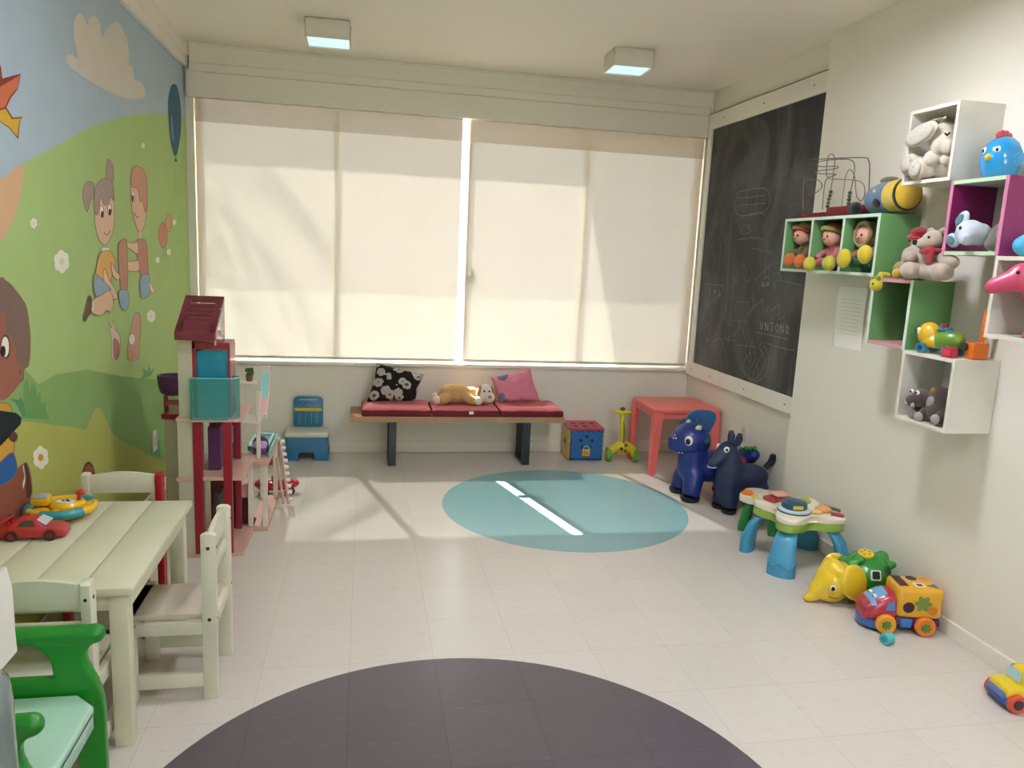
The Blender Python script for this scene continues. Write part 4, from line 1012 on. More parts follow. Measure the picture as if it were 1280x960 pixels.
for s in (-1, 1):
    e = Vector((-.088, s * .090, .385))
    g = G(); g.ell(e, (.027, .014, .032), eye_w, (0, 0, s * .6)); ey = g.build('eye', hd); lab(ey, 'white eye')
    g = G(); g.ell(e + Vector((-.009, s * .011, -.003)), (.015, .007, .019), eye_b, (0, 0, s * .6)); g.build('pupil', hd)
    g = G(); g.ell((-.02, s * .072, .462), (.022, .012, .022), eye_y, (s * -.6, 0, 0)); lab(g.build('horn_spot', hd), 'pale yellow brow spot')
    g = G(); g.ell((.03, s * .108, .385), (.022, .008, .02), plastic('#1f4a4a', .5)); g.build('cheek_spot', hd)
    g = G(); g.tube([(.02, s * .06, .455), (.03, s * .068, .485), (.045, s * .07, .505)], [.018, .012, .003], navy, 8); g.build('ear', hd)
for p in ((-.155, -.028, .405), (-.150, -.040, .39), (-.163, -.03, .388)):
    g = G(); g.ell(p, .0055, eye_w, None, 8, 6); g.build('dot', hd)
for p in ((-.135, -.070, .305), (-.118, -.076, .305)):
    g = G(); g.ell(p, .0045, eye_w, None, 8, 6); g.build('dot', hd)
wing_m = M('wing_blue', '#175a8c', .4, .05, 6, coat=.2)
def wing(sgn, lean, nm):
    out = crom([(-.012, 0, 0), (-.015, .09, 0), (-.05, .16, 0), (-.095, .205, 0), (-.09, .25, 0), (-.04, .285, 0), (.03, .29, 0), (.085, .275, 0), (.095, .235, 0), (.07, .17, 0), (.03, .10, 0), (.018, .0, 0)], 5)
    g = G(); g.prism([(v[0], v[1]) for v in out], .018, wing_m, frame_x((.075, sgn * .10, .250), (1, sgn * -.15, 0), (0, sgn * lean, 1)), .005, 3); w_ = g.build(nm, t)
    return w_
wing(1, .05, 'wing')
g = G(); out = crom([(-.012, 0, 0), (-.02, .08, 0), (-.07, .13, 0), (-.10, .19, 0), (-.05, .24, 0), (.03, .24, 0), (.08, .19, 0), (.03, .10, 0), (.018, .0, 0)], 5)
g.prism([(v[0], v[1]) for v in out], .018, wing_m, frame_x((.0, .105, .235), (-.25, .95, 0), (-.1, .0, 1)), .005, 3); g.build('wing', t)
for k in range(8):
    g = G(); g.ell((.30 + .02 * math.sin(k), -.03 - .02 * k, .315 + .006 * k), (.014, .014, .016), plastic('#1d7a2c', .45), None, 10, 8); lab(g.build('tail_crest', t), 'green tail crest bump')
g = G(); g.ell((.285, -.10, .25), (.02, .03, .035), plastic('#9c2230', .45)); lab(g.build('tail_spot', t), 'red tail spot')

# ---- horse hopper
t = thing('horse_hopper', 'navy blue inflatable horse ride-on standing in front of the blue dragon', 'ride-on toy', (2.17, 4.065, 0), .12)
g = G()
g.ell((.10, 0, .205), (.17, .085, .085), navy2); g.ell((0, 0, .17), (.085, .085, .13), navy2)
g.tube([(.0, 0, .2), (-.005, 0, .30), (-.01, 0, .37)], [.085, .072, .06], navy2, 16)
g.ell((-.035, 0, .375), (.07, .052, .056), navy2, (0, -.5, 0)); g.tube([(-.05, 0, .365), (-.095, 0, .32), (-.115, 0, .298)], [.05, .042, .036], navy2, 14); g.ell((-.118, 0, .295), (.034, .037, .034), navy2)
for s in (-1, 1):
    g.tube([(-.01, s * .035, .12), (-.02, s * .05, .03)], [.055, .045], navy2, 12); g.tube([(.19, s * .04, .16), (.205, s * .05, .03)], [.055, .04], navy2, 12)
g.build('body', t, remesh=.010, sm=6)
for x in (-.02, .205):
    for s in (-1, 1): g = G(); g.lathe([(0, 0), (.036, 0), (.045, .01), (.047, .025), (0, .028)], blkf, c=(x, s * .05, 0)); lab(g.build('hoof', t), 'black hoof')
for s in (-1, 1):
    g = G(); g.tube([(.005, s * .03, .415), (.012, s * .04, .455), (.01, s * .045, .485)], [.02, .023, .013], navy2, 10); g.build('ear', t)
    g = G(); g.ell((-.068, s * .042, .392), (.017, .008, .018), eye_w, (0, 0, s * .25)); g.build('eye', t); g = G(); g.ell((-.071, s * .048, .391), (.008, .004, .009), eye_b, (0, 0, s * .25)); g.build('pupil', t)
g = G(); g.tube([(-.118 - .035 * math.cos(a_), .038 * math.sin(a_), .284 - .006 * math.cos(a_)) for a_ in [math.radians(-80 + 16 * k) for k in range(11)]], .004, paint('#9aa3b8'), 6); lab(g.build('mouth', t), 'pale grey mouth line')
g = G(); g.tube([(.245, 0, .255), (.275, -.005, .285), (.29, -.01, .315), (.285, -.01, .34)], [.018, .02, .024, .018], blkf, 10); g.build('tail', t)

# ---- small green legged toy behind the activity table
t = thing('activity_table', 'small low activity table with green legs, mostly hidden behind the blue legged one', 'toy table', (2.215, 3.755, 0))
glegs = plastic('#1f7a35', .4); crm = plastic('#e6dcc9', .4)
g = G(); g.prism([(v[0], v[1]) for v in crom([(.12 * (1 + .12 * math.cos(4 * a)) * math.cos(a), .12 * (1 + .12 * math.cos(4 * a)) * math.sin(a), 0) for a in [2 * PI * k / 16 for k in range(16)]], 4)], .035, crm, Matrix.Translation((0, 0, .165)), .008, 3); g.build('tabletop', t)
for a in (100, 190, 280, 10):
    c, s = math.cos(math.radians(a)), math.sin(math.radians(a)); g = G(); g.tube([(c * .07, s * .07, .168), (c * .10, s * .10, .11), (c * .115, s * .115, .0)], [.028, .026, .026], glegs, 10); g.build('leg', t)
g = G(); g.ell((-.085, .01, .206), (.032, .03, .022), plastic('#e87a26')); lab(g.build('button', t), 'orange button'); g = G(); g.ell((-.075, -.05, .203), (.022, .02, .014), plastic('#d9c02c')); lab(g.build('button', t), 'yellow button')

# ---- activity table with blue legs
t = thing('activity_table', 'cream and green toddler activity table on thick blue legs by the right wall', 'toy table', (2.155, 3.305, 0))
bl = plastic('#3f8fb4', .4, .1); gr = plastic('#8fae4a', .4); cr_ = plastic('#e4d8c4', .4)
def lobes(k0=1.0, n=64):
    out = []
    for k in range(n):
        a = 2 * PI * k / n; r = (.172 + .052 * math.cos(4 * (a - PI / 4))) * k0; out.append((r * math.cos(a), r * math.sin(a)))
    return out
g = G(); g.prism(lobes(), .03, cr_, Matrix.Translation((0, 0, .25)), .008, 3); g.build('tabletop', t)
g = G(); g.prism(lobes(.985), .042, gr, Matrix.Translation((0, 0, .209)), .006, 2); lab(g.build('skirt', t), 'lime green skirt')
for sx in (-1, 1):
    for sy in (-1, 1):
        rad = Vector((sx, sy, 0)).normalized(); tan = Vector((-rad.y, rad.x, 0))
        prof = ((.150, .212, .042, .024), (.180, .19, .050, .027), (.209, .15, .056, .030), (.226, .09, .062, .033), (.231, .075, .067, .036), (.233, .0, .067, .036))
        g = G(); rings = []
        for (d_, z, a_, b_) in prof:
            rings.append([g.bm.verts.new(rad * (d_ + b_ * math.cos(q)) + tan * (a_ * math.sin(q)) + Vector((0, 0, z))) for q in [2 * PI * k / 20 for k in range(20)]])
        for A_, B_ in zip(rings[:-1], rings[1:]):
            for k in range(20): g.bm.faces.new((A_[k], A_[(k + 1) % 20], B_[(k + 1) % 20], B_[k]))
        g.bm.faces.new(rings[0]); g.bm.faces.new(rings[-1][::-1]); g._fin([v for r in rings for v in r], bl)
        lg = g.build('leg', t, smooth=50)
        zz = [.078, .066, .05, .066, .078, .06, .048, .062, .08]
        g = G(); g.tube([rad * (.2325 + .0365 * math.cos(q)) + tan * (.0675 * math.sin(q)) + Vector((0, 0, z)) for q, z in zip([-1.3 + 2.6 * k / 8 for k in range(9)], zz)], .003, plastic('#58a6c6', .4, .1), 6); g.build('wave_relief', lg)
g = G(); g.lathe([(.075, .28), (.078, .285), (.078, .292), (.07, .298), (0, .298)], plastic('#b9cdd2', .3), c=(-.05, -.04, 0)); base_ = g.build('drum_ring', t); g = G(); g.lathe([(.079, .278), (.0815, .282), (.0795, .286)], plastic('#1f3a4c', .3), c=(-.05, -.04, 0)); g.build('drum_edge', base_)
g = G(); g.lathe([(.058, .297), (.062, .302), (.060, .325), (.05, .333), (0, .336)], plastic('#1f4a68', .35), c=(-.05, -.04, 0)); dr = g.build('drum', t); lab(dr, 'dark blue drum')
g = G(); g.box((-.065, -.098, .314), (.05, .012, .018), plastic('#d0b93a'), .004, (0, 0, -.15)); lab(g.build('drum_button', dr), 'yellow drum button')
g = G(); g.prism(circ(.012, 3, -.05, -.035), .002, plastic('#9c2a2a'), Matrix.Translation((0, 0, .336))); g.build('drum_mark', dr)
g = G(); g.box((-.05, .125, .292), (.13, .075, .022), plastic('#a8333c', .4), .008, (.0, .0, .35)); bk = g.build('book_base', t); lab(bk, 'red book base')
g = G(); g.box((-.03, .13, .312), (.115, .07, .006), plastic('#d9a08c', .5), .002, (.12, .1, .35)); g.build('page', bk)
g = G(); g.ell((.10, -.06, .292), (.045, .035, .022), plastic('#dd9a5c', .4)); bz = g.build('guitar', t); lab(bz, 'orange guitar shaped button'); g = G(); g.tube([(.10, -.06, .308), (.14, -.085, .30), (.165, -.10, .295)], .008, plastic('#2d2522', .4), 8); g.build('guitar_neck', bz)
g = G(); g.box((.13, -.13, .287), (.06, .02, .014), plastic('#9c2a35', .4), .004, (0, 0, -.7)); lab(g.build('slider', t), 'dark red slider')
g = G(); g.lathe([(0, .28), (.03, .28), (.03, .293), (.02, .3), (0, .3)], plastic('#a8b04a', .4), c=(.09, .09, 0)); lab(g.build('dial', t), 'olive green dial')
g = G(); g.ell((.045, -.085, .288), (.03, .02, .012), plastic('#e0c070', .4)); g.build('button', t)

# ---- elephant shape sorter
t = thing('elephant_sorter', 'yellow headed green elephant shape sorter toy on the floor by the right wall', 'toy', (2.09, 2.86, 0))
ey_ = plastic('#e3c02a', .25, .5); eg = plastic('#23862a', .25, .5)
g = G()
g.ell((-.015, 0, .095), (.075, .074, .085), ey_, (0, -.5, 0)); g.ell((-.01, 0, .135), (.052, .07, .070), ey_, (0, -.5, 0)); g.ell((.03, 0, .10), (.05, .07, .085), ey_)
g.tube([(-.055, 0, .09), (-.09, 0, .05), (-.11, 0, .026), (-.135, 0, .018), (-.148, 0, .024)], [.05, .038, .026, .017, .013], ey_, 14)
g.ell((-.02, 0, .04), (.07, .055, .04), ey_)
for s in (-1, 1): g.ell((.040, s * .072, .118), (.068, .018, .088), ey_, (s * .10, -.35, s * -.12))
hd = g.build('head', t, remesh=.007, sm=4)
for s in (-1, 1):
    g = G(); g.ell((-.055, s * .066, .092), (.013, .006, .015), eye_w, (0, 0, s * .5)); g.build('eye', hd); g = G(); g.ell((-.058, s * .0705, .091), (.008, .004, .010), eye_b, (0, 0, s * .5)); g.build('pupil', hd)
    g = G(); g.tube([(-.065, s * .058, .05), (-.045, s * .064, .042), (-.025, s * .066, .045)], .003, plastic('#8a6a1a'), 6); g.build('mouth', hd)
g = G(); g.ell((.155, .02, .115), (.115, .105, .105), eg, (0, -.35, 0)); g.tube([(.08, .01, .13), (.05, .005, .12)], [.085, .07], eg, 20)
g.ell((.09, -.02, .205), (.02, .03, .02), eg); g.ell((.235, .02, .195), (.03, .03, .025), eg); g.ell((.262, -.02, .17), (.02, .018, .018), eg)
bd = g.build('body', t, remesh=.008, sm=4); lab(bd, 'green hollow body')
def disc_on(c, nrm, r, m, parent, nm, n=24, th=.008, ring=None, sq=False):
    nrm = Vector(nrm).normalized(); up = Vector((0, 0, 1)); X = up.cross(nrm).normalized() if abs(nrm.z) < .95 else Vector((1, 0, 0)); Y = nrm.cross(X)
    mt = frame_x(c, X, Y)
    g = G(); g.prism(rrect(r * 1.7, r * 1.7, r * .3) if sq else circ(r, n), th, m, mt); return g.build(nm, parent)
dkh = M('dark_hole_green', '#0b2412', .6)
ctr = Vector((.155, .02, .115))
def surf(nx, ny, nz):
    d_ = Vector((nx, ny, nz)).normalized(); return ctr + Vector((d_.x * .112, d_.y * .100, d_.z * .101)), d_
c_, d_ = surf(-.15, -1, .35); disc_on(c_, d_, .027, plastic('#d5d9cf', .4), bd, 'hole_rim', sq=True, th=.007); disc_on(c_ + d_ * .0072, d_, .020, dkh, bd, 'hole', sq=True, th=.0008)
c_, d_ = surf(.55, -.85, .5); disc_on(c_, d_, .024, plastic('#1a6a24', .4), bd, 'hole_rim', th=.006); disc_on(c_ + d_ * .0062, d_, .017, dkh, bd, 'hole', th=.0008)
c_, d_ = surf(-.05, -1, -.25); disc_on(c_, d_, .022, plastic('#1a6a24', .4), bd, 'hole_rim', th=.006); disc_on(c_ + d_ * .0062, d_, .016, dkh, bd, 'hole', th=.0008)
g = G(); lm = Matrix.Translation((.135, .0, .212)) @ Euler((.15, -.12, 0)).to_matrix().to_4x4()
g.prism(circ(.034, 30), .014, ey_, lm, .004); ld = g.build('lid', t); lab(ld, 'round yellow lid with holes')
for k in range(5):
    g = G(); a = 2 * PI * k / 5; g.prism(circ(.006, 5, .019 * math.cos(a), .019 * math.sin(a)), .0008, plastic('#5c5a1a', .5), lm @ Matrix.Translation((0, 0, .014))); g.build('lid_hole', ld)

# ---- toy truck
t = thing('toy_truck', 'red cab toy truck with yellow shape sorter box, on the floor by the right wall', 'toy truck', (2.205, 2.615, 0), math.radians(165))
ty = plastic('#d9a324', .28, .4); tr = plastic('#a81f3a', .25, .5); tb = plastic('#2f62a8', .3, .4); tp = plastic('#4a2352', .4); to = plastic('#e07a24', .3, .3); tg = plastic('#4a7a2a', .35)
g = G(); g.bx((-.158, -.066, .038), (.02, .066, .07), tp, .006); g.build('chassis', t)
g = G(); g.box((-.068, 0, .135), (.185, .142, .135), ty, .022, seg=4); bx_ = g.build('cargo_box', t); lab(bx_, 'yellow cargo box with shaped holes')
hol = M('dark_hole_purple', '#3a1430', .5)
for (x, y, sh, m) in ((-.005, .0, rrect(.035, .10, .004), hol), (-.065, -.035, circ(.022, 22), hol), (-.115, -.03, circ(.02, 20), plastic('#d98a2a')), (-.07, .035, rrect(.042, .042, .003), plastic('#e6dfc8')), (-.125, .035, circ(.026, 3), plastic('#394a78'))):
    g = G(); g.prism([(x + a, y + b) for a, b in sh], .0015, m, Matrix.Translation((0, 0, .2022))); o = g.build('top_hole', bx_, smooth=0)
g = G(); g.prism(rrect(.022, .022, .002), .0008, hol, Matrix.Translation((-.07, .035, .2037))); g.build('top_hole', bx_, smooth=0)
for (x, z, sh, m) in ((-.022, .118, circ(.023, 20), hol), (-.078, .138, [(.03 * (1 + .22 * math.cos(6 * a)) * math.cos(a), .03 * (1 + .22 * math.cos(6 * a)) * math.sin(a)) for a in [2 * PI * k / 36 for k in range(36)]], plastic('#6a8a3a', .5)), (-.118, .11, circ(.019, 18), plastic('#c9761e'))):
    for s in (-1, 1):
        g = G(); g.prism([(a, b) for a, b in sh], .0015, m, frame_x((x, s * .0712, z), (-s, 0, 0), (0, 0, 1))); g.build('side_hole', bx_, smooth=0)
def cabsec(x):
    k = (x - .018) / .130
    return .071 * (1 - .26 * max(0, (k - .55) / .45) ** 2), .028, .092 - .008 * k, .168 - .070 * max(0, (k - .22) / .78) ** 1.4
g = G(); rows = []
for i in range(15):
    x = .018 + .130 * i / 14; w, z0, zb, z1 = cabsec(x)
    ring = [(-w, z0), (w, z0), (w * 1.0, zb), (w * .88, (zb + z1) / 2 + .004), (w * .7, z1 - .004), (0, z1), (-w * .7, z1 - .004), (-w * .88, (zb + z1) / 2 + .004), (-w, zb)]
    rows.append([g.bm.verts.new((x, a, b)) for a, b in ring])
for A, B in zip(rows[:-1], rows[1:]):
    for k in range(9): g.bm.faces.new((A[k], B[k], B[(k + 1) % 9], A[(k + 1) % 9]))
g.bm.faces.new(rows[0]); g.bm.faces.new(rows[-1][::-1]); g._fin([v for r in rows for v in r], tr); cab = g.build('cab', t, smooth=180, subsurf=1); lab(cab, 'red rounded cab')
wsm = plastic('#6aa0cf', .15, .6); cab.data.materials.append(wsm)
for p_ in cab.data.polygons:
    c_ = p_.center
    if .058 < c_.x < .118 and c_.z > .098 and p_.normal.z > .2 and abs(p_.normal.y) < .75: p_.material_index = 1
for s in (-1, 1):
    g = G(); g.ell((.093, s * .022, .134), (.009, .015, .013), eye_w, (0, .9, 0)); g.build('eye', cab); g = G(); g.ell((.101, s * .020, .133), (.004, .007, .007), eye_b, (0, .9, 0)); g.build('pupil', cab)
    g = G(); g.poly([(.028, s * .0695, .098), (.066, s * .0690, .096), (.056, s * .0635, .130), (.032, s * .0635, .134)], plastic('#4a7ab8', .2, .5)); g.build('side_window', cab, smooth=0)
g = G(); g.prism([(v[0], v[1]) for v in crom([(.02, -.07, 0), (.09, -.07, 0), (.135, -.05, 0), (.15, 0, 0), (.135, .05, 0), (.09, .07, 0), (.02, .07, 0)], 5)], .034, tb, Matrix.Translation((0, 0, .014)), .006); lab(g.build('bumper', t), 'blue bumper')
for x, m in ((.062, ty), (-.095, to)):
    for s in (-1, 1):
        g = G(); g.lathe([(.0, 0), (.036, 0), (.041, .006), (.041, .022), (.036, .028), (0, .026)], to if x < 0 else plastic('#e09a24', .3), c=(x, s * .060, .041), rot=(-s * PI / 2, 0, 0)); w_ = g.build('wheel', t)
        g = G(); g.prism([(.017 * (1 + .2 * math.cos(7 * a)) * math.cos(a), .017 * (1 + .2 * math.cos(7 * a)) * math.sin(a)) for a in [2 * PI * k / 42 for k in range(42)]], .005, tg, frame_x((x, s * .0865, .041), (-s, 0, 0), (0, 0, 1))); g.build('hub', w_)
g = G(); g.bx((-.045, .060, .028), (-.0, .070, .066), plastic('#2f6fc0', .3), .004); lab(g.build('side_step', t), 'blue side step')

t = thing('toy_block', 'small teal ridged cylinder block on the floor before the truck', 'toy block', (2.075, 2.478, 0), .3)
g = G(); tq = plastic('#3fb0b0', .35)
for k in range(6): g.lathe([(0, -.021 + .007 * k), (.0205, -.021 + .007 * k), (.0225, -.0175 + .007 * k), (.0205, -.014 + .007 * k), (0, -.014 + .007 * k)], tq, c=(0, 0, .0225), rot=(0, PI / 2, 0))
g.build('body', t); g = G(); g.cyl((-.0225, 0, .0225), (-.0205, 0, .0225), .012, plastic('#2a8a90', .4)); lab(g.build('cap', t), 'darker teal cap')

# ---- yellow toy car at the right picture edge
t = thing('toy_car', 'yellow toy car with red wheels on the floor, cut off by the right picture edge', 'toy car', (2.275, 2.045, 0), math.radians(172))
yb = plastic('#e0c21f', .28, .4)
g = G(); g.box((0, 0, .062), (.18, .105, .05), yb, .018, seg=3); g.box((-.015, 0, .11), (.105, .092, .06), yb, .02, None, 3, .78); g.build('body', t, remesh=.005, sm=2)
g = G(); g.box((0, 0, .030), (.184, .108, .03), plastic('#2c4f9c', .35), .01); lab(g.build('chassis', t), 'blue chassis'); g = G(); g.box((.088, 0, .052), (.02, .085, .024), plastic('#5a76b8', .35), .008); g.build('bumper', t)
wm = M('toy_glass_blue', '#a9cfd8', .12, coat=.6)
for s in (-1, 1): g = G(); g.poly([(-.05, s * .0452, .095), (.025, s * .0452, .095), (.018, s * .0385, .13), (-.044, s * .0385, .13)], wm); g.build('side_window', t, smooth=0)
g = G(); g.poly([(.040, -.036, .096), (.040, .036, .096), (.031, .031, .130), (.031, -.031, .130)], wm); g.build('windscreen', t, smooth=0)
for x in (.055, -.055):
    for s in (-1, 1):
        g = G(); g.lathe([(.0, 0), (.028, 0), (.033, .005), (.033, .02), (.028, .024), (0, .022)], plastic('#c94a2c', .35), c=(x, s * .044, .033), rot=(-s * PI / 2, 0, 0)); w_ = g.build('wheel', t); g = G(); g.cyl((x, s * .066, .033), (x, s * .0685, .033), .018, plastic('#3a2436', .4)); g.build('hub', w_)

t = thing('toy_bucket', 'red rounded plastic toy half hidden behind the truck against the wall', 'toy', (2.325, 2.745, 0))
g = G(); g.lathe([(0, 0), (.040, 0), (.043, .01), (.041, .10), (.034, .14), (.018, .155), (0, .158)], plastic('#c0392b', .35)); g.build('body', t); g = G(); g.lathe([(.042, .03), (.046, .033), (.046, .043), (.042, .046)], plastic('#9c2a20', .35)); g.build('rim', t)
# ================================================================== RIGHT WALL: BLACKBOARD, SOCKETS, NOTICE
def slate_mat():
    m = bpy.data.materials.new('slate'); m.use_nodes = True; nt = m.node_tree; b = nt.nodes['Principled BSDF']; b.inputs['Roughness'].default_value = .6; b.inputs['Specular IOR Level'].default_value = .35
    tc = nt.nodes.new('ShaderNodeTexCoord'); mp = nt.nodes.new('ShaderNodeMapping'); mp.inputs['Scale'].default_value = (1, 1.3, .8); mp.inputs['Rotation'].default_value = (.35, 0, 0)
    nz = nt.nodes.new('ShaderNodeTexNoise'); nz.inputs['Scale'].default_value = 1.9; nz.inputs['Detail'].default_value = 4; nz.inputs['Roughness'].default_value = .62; nz.inputs['Distortion'].default_value = .8
    rp = nt.nodes.new('ShaderNodeValToRGB'); rp.color_ramp.elements[0].position = .42; rp.color_ramp.elements[0].color = lin('#333332'); rp.color_ramp.elements[1].position = .85; rp.color_ramp.elements[1].color = lin('#72726e')
    nt.links.new(tc.outputs['Object'], mp.inputs[0]); nt.links.new(mp.outputs[0], nz.inputs['Vector']); nt.links.new(nz.outputs['Fac'], rp.inputs[0]); nt.links.new(rp.outputs[0], b.inputs['Base Color'])
    return m
XB = XREC - .006
t = thing('blackboard', 'large chalk smudged blackboard in a white frame on the right wall, near the window', 'blackboard', (XREC, 4.55, .64))
def K(x, y, z): return (x - XREC, y - 4.55, z - .64)
BY0, BY1, BZ0, BZ1 = 3.872, 5.335, .70, 2.43
g = G(); g.bx(K(XB - .006, 3.86, .66), K(XREC - .0005, 5.40, 2.50), slate_mat()); g.build('slate', t, smooth=0)
g = G()
fx0, fx1 = XREC - .026, XREC - .0005
g.bx(K(fx0, 3.853, 2.415), K(fx1, 5.385, 2.525), white_trim, .003); g.bx(K(fx0, 3.853, .622), K(fx1, 5.425, .722), white_trim, .003)
g.bx(K(fx0, 5.325, .722), K(fx1, 5.385, 2.415), white_trim, .003); g.bx(K(fx0, 3.853, .722), K(fx1, 3.868, 2.415), white_trim, .003)
fr = g.build('frame', t, smooth=0)
g = G(); g.bx(K(fx0 + .002, 3.853, 2.525), K(fx1, 5.385, 2.529), M('gap_shade', '#4a453d', .8)); lab(g.build('gap_shade_strip', fr, smooth=0), 'dark strip standing in for shade along the frame top')  # solid dark strip in place of the shade above the frame
for y, z in ((4.05, 2.47), (4.6, 2.47), (5.15, 2.47), (4.0, .67), (4.5, .67), (5.0, .67), (5.32, .67)):
    g = G(); g.cyl(K(fx0 - .001, y, z), K(fx0 + .002, y, z), .006, M('dark_screw', '#2c2620', .5), seg=10); g.build('screw', fr)
random.seed(11)
chalk = M('chalk', '#a8a8a0', .9); chalk2 = M('chalk_faint', '#8b8b86', .9)
def stroke(px_pts, w=.0035, m=None, nm='chalk_mark', closed=False):
    pts = [on_x(p[0], p[1], XB - .0075) for p in px_pts]
    pts = [Vector(v) for v in crom([tuple(p) for p in pts], 5, closed)] if len(pts) > 2 else pts
    g = G()
    q = [Vector(K(*p)) for p in pts]
    for a, b in zip(q[:-1], q[1:]):
        d_ = (b - a); n_ = Vector((0, -d_.z, d_.y))
        if n_.length < 1e-7: continue
        n_.normalize(); n_ *= w / 2
        g.poly([a + n_, b + n_, b - n_, a - n_], m or chalk2)
    o = g.build(nm, t, smooth=0, recalc=False); return o
for pts in ([(922, 240), (957, 236), (958, 262), (921, 268), (922, 240)], [(924, 248), (956, 244)], [(923, 257), (957, 254)], [(934, 238), (933, 266)], [(946, 237), (945, 264)],
            [(925, 272), (945, 266), (956, 268)], [(922, 300), (940, 297), (955, 299)], [(915, 268), (912, 300), (909, 360), (906, 400)], [(918, 330), (914, 380), (910, 430)], [(930, 282), (926, 292), (938, 290), (934, 282)],
            [(880, 355), (905, 357)], [(893, 366), (897, 372), (902, 366)], [(955, 350), (958, 345), (962, 352), (957, 358)], [(968, 352), (970, 362)], [(945, 415), (985, 424)]):
    stroke(pts, .003, chalk2)
for pts in ([(927, 458), (933, 472), (945, 476), (958, 468), (961, 448), (955, 432)], [(938, 440), (930, 452), (928, 462), (940, 474)], [(950, 436), (956, 452), (946, 472), (936, 470), (944, 448)], [(940, 424), (948, 470)], [(955, 440), (940, 466)],
            [(962, 390), (975, 380), (972, 396)], [(960, 300), (958, 330), (955, 350)], [(963, 312), (961, 340)], [(902, 300), (898, 340), (900, 352)], [(886, 380), (890, 400), (886, 418)], [(906, 436), (910, 460)], [(880, 418), (890, 432)]):
    stroke(pts, .0025, chalk2)
random.seed(21)
for k in range(34):
    x0 = random.uniform(884, 985); y0 = random.uniform(300, 470)
    if y0 > 395 + (x0 - 870) * .42 + 40: y0 -= 60
    a = random.choice((1.45, 1.6, 1.75, .1, .25, 2.4)); ln = random.uniform(8, 34); cv = random.uniform(-5, 5)
    pts = [(x0, y0), (x0 + math.cos(a) * ln / 2 + cv, y0 + math.sin(a) * ln / 2), (x0 + math.cos(a) * ln, y0 + math.sin(a) * ln)]
    q = on_x(pts[-1][0], pts[-1][1], XB)
    if q.z > .76 and 3.9 < q.y < 5.3: stroke(pts, random.uniform(.0018, .0035), chalk2)
# the row of hand written capital letters low on the board, and little sums
def letters(s, x0, y0, dx, hgt, slope):
    F = {'O': [[(0, .5), (.4, 0), (.8, .5), (.4, 1), (0, .5)]], 'N': [[(0, 1), (0, 0)], [(0, 0), (.8, 1)], [(.8, 1), (.8, 0)]], 'T': [[(0, 0), (.9, 0)], [(.45, 0), (.45, 1)]], 'I': [[(.3, 0), (.3, 1)]], 'V': [[(0, 0), (.4, 1)], [(.4, 1), (.8, 0)]], 'a': [[(.7, .4), (.3, .4), (.1, .8), (.5, 1), (.7, .5), (.75, 1)]], '=': [[(0, .4), (.7, .4)], [(0, .7), (.7, .7)]], '1': [[(.3, 0), (.3, 1)]], '+': [[(0, .5), (.8, .5)], [(.4, .1), (.4, .9)]]}
    for i, ch in enumerate(s):
        for st_ in F.get(ch, []): stroke([(x0 + i * dx + p[0] * dx * .7, y0 + i * dx * slope + p[1] * hgt) for p in st_], .004, chalk, 'chalk_writing')
letters('VNTONO', 950, 402, 6.4, 10, .16)
letters('1+1', 886, 360, 6, 8, .1); letters('a=', 952, 350, 6, 8, .1)

def outlet(name, txt, loc, sgn):
    t = thing(name, txt, 'socket', loc)
    g = G(); g.box((sgn * .004, 0, 0), (.008, .075, .118), plastic('#d8d2c4', .4), .003); g.build('plate', t)
    g = G(); g.box((sgn * .0085, 0, 0), (.003, .045, .06), plastic('#cfc8b8', .4), .002); ins = g.build('insert', t)
    for z in (-.014, .014): g = G(); g.cyl((sgn * .0095, 0, z), (sgn * .0105, 0, z), .005, M('dark_screw', '#2c2620', .5), seg=10); g.build('pin_hole', ins)
outlet('wall_socket', 'white wall socket plate on the right wall below the blackboard', (XREC, 4.47, .385), -1)
outlet('wall_socket', 'white wall socket plate on the painted mural wall behind the dollhouse', (XL, 4.433, .344), 1)
t = thing('paper_notice', 'white printed sheet of paper stuck to the right wall under the green shelf', 'notice', (XR, 3.41, 1.232))
g = G(); g.grid(lambda u, v: (-.002 - .006 * math.sin(v * PI) * (1 - .5 * u) - .004 * v * v, (u - .5) * .232, (v - .5) * .305), 6, 8, M('paper_white', '#f6f4ec', .7, .01)); g.build('sheet', t, smooth=180, recalc=False)
g = G(); g.bx((-.004, .118, -.155), (-.0005, .126, .15), plastic('#e2dccb', .5)); lab(g.build('edge_strip', t), 'white edge strip')
random.seed(5)
g = G()
for k in range(10):
    z = .09 - k * .019; w = .07 + .02 * random.random(); xx = -.0025 - .006 * math.sin((z / .305 + .5) * PI) * .9 - .004 * (z / .305 + .5) ** 2 - .0015
    g.poly([(xx, -w, z), (xx, w * .9, z), (xx, w * .9, z + .0025), (xx, -w, z + .0025)], paint('#d9d6cd', .8))
lab(g.build('printed_lines', t, smooth=0, recalc=False), 'illegible grey printed lines')

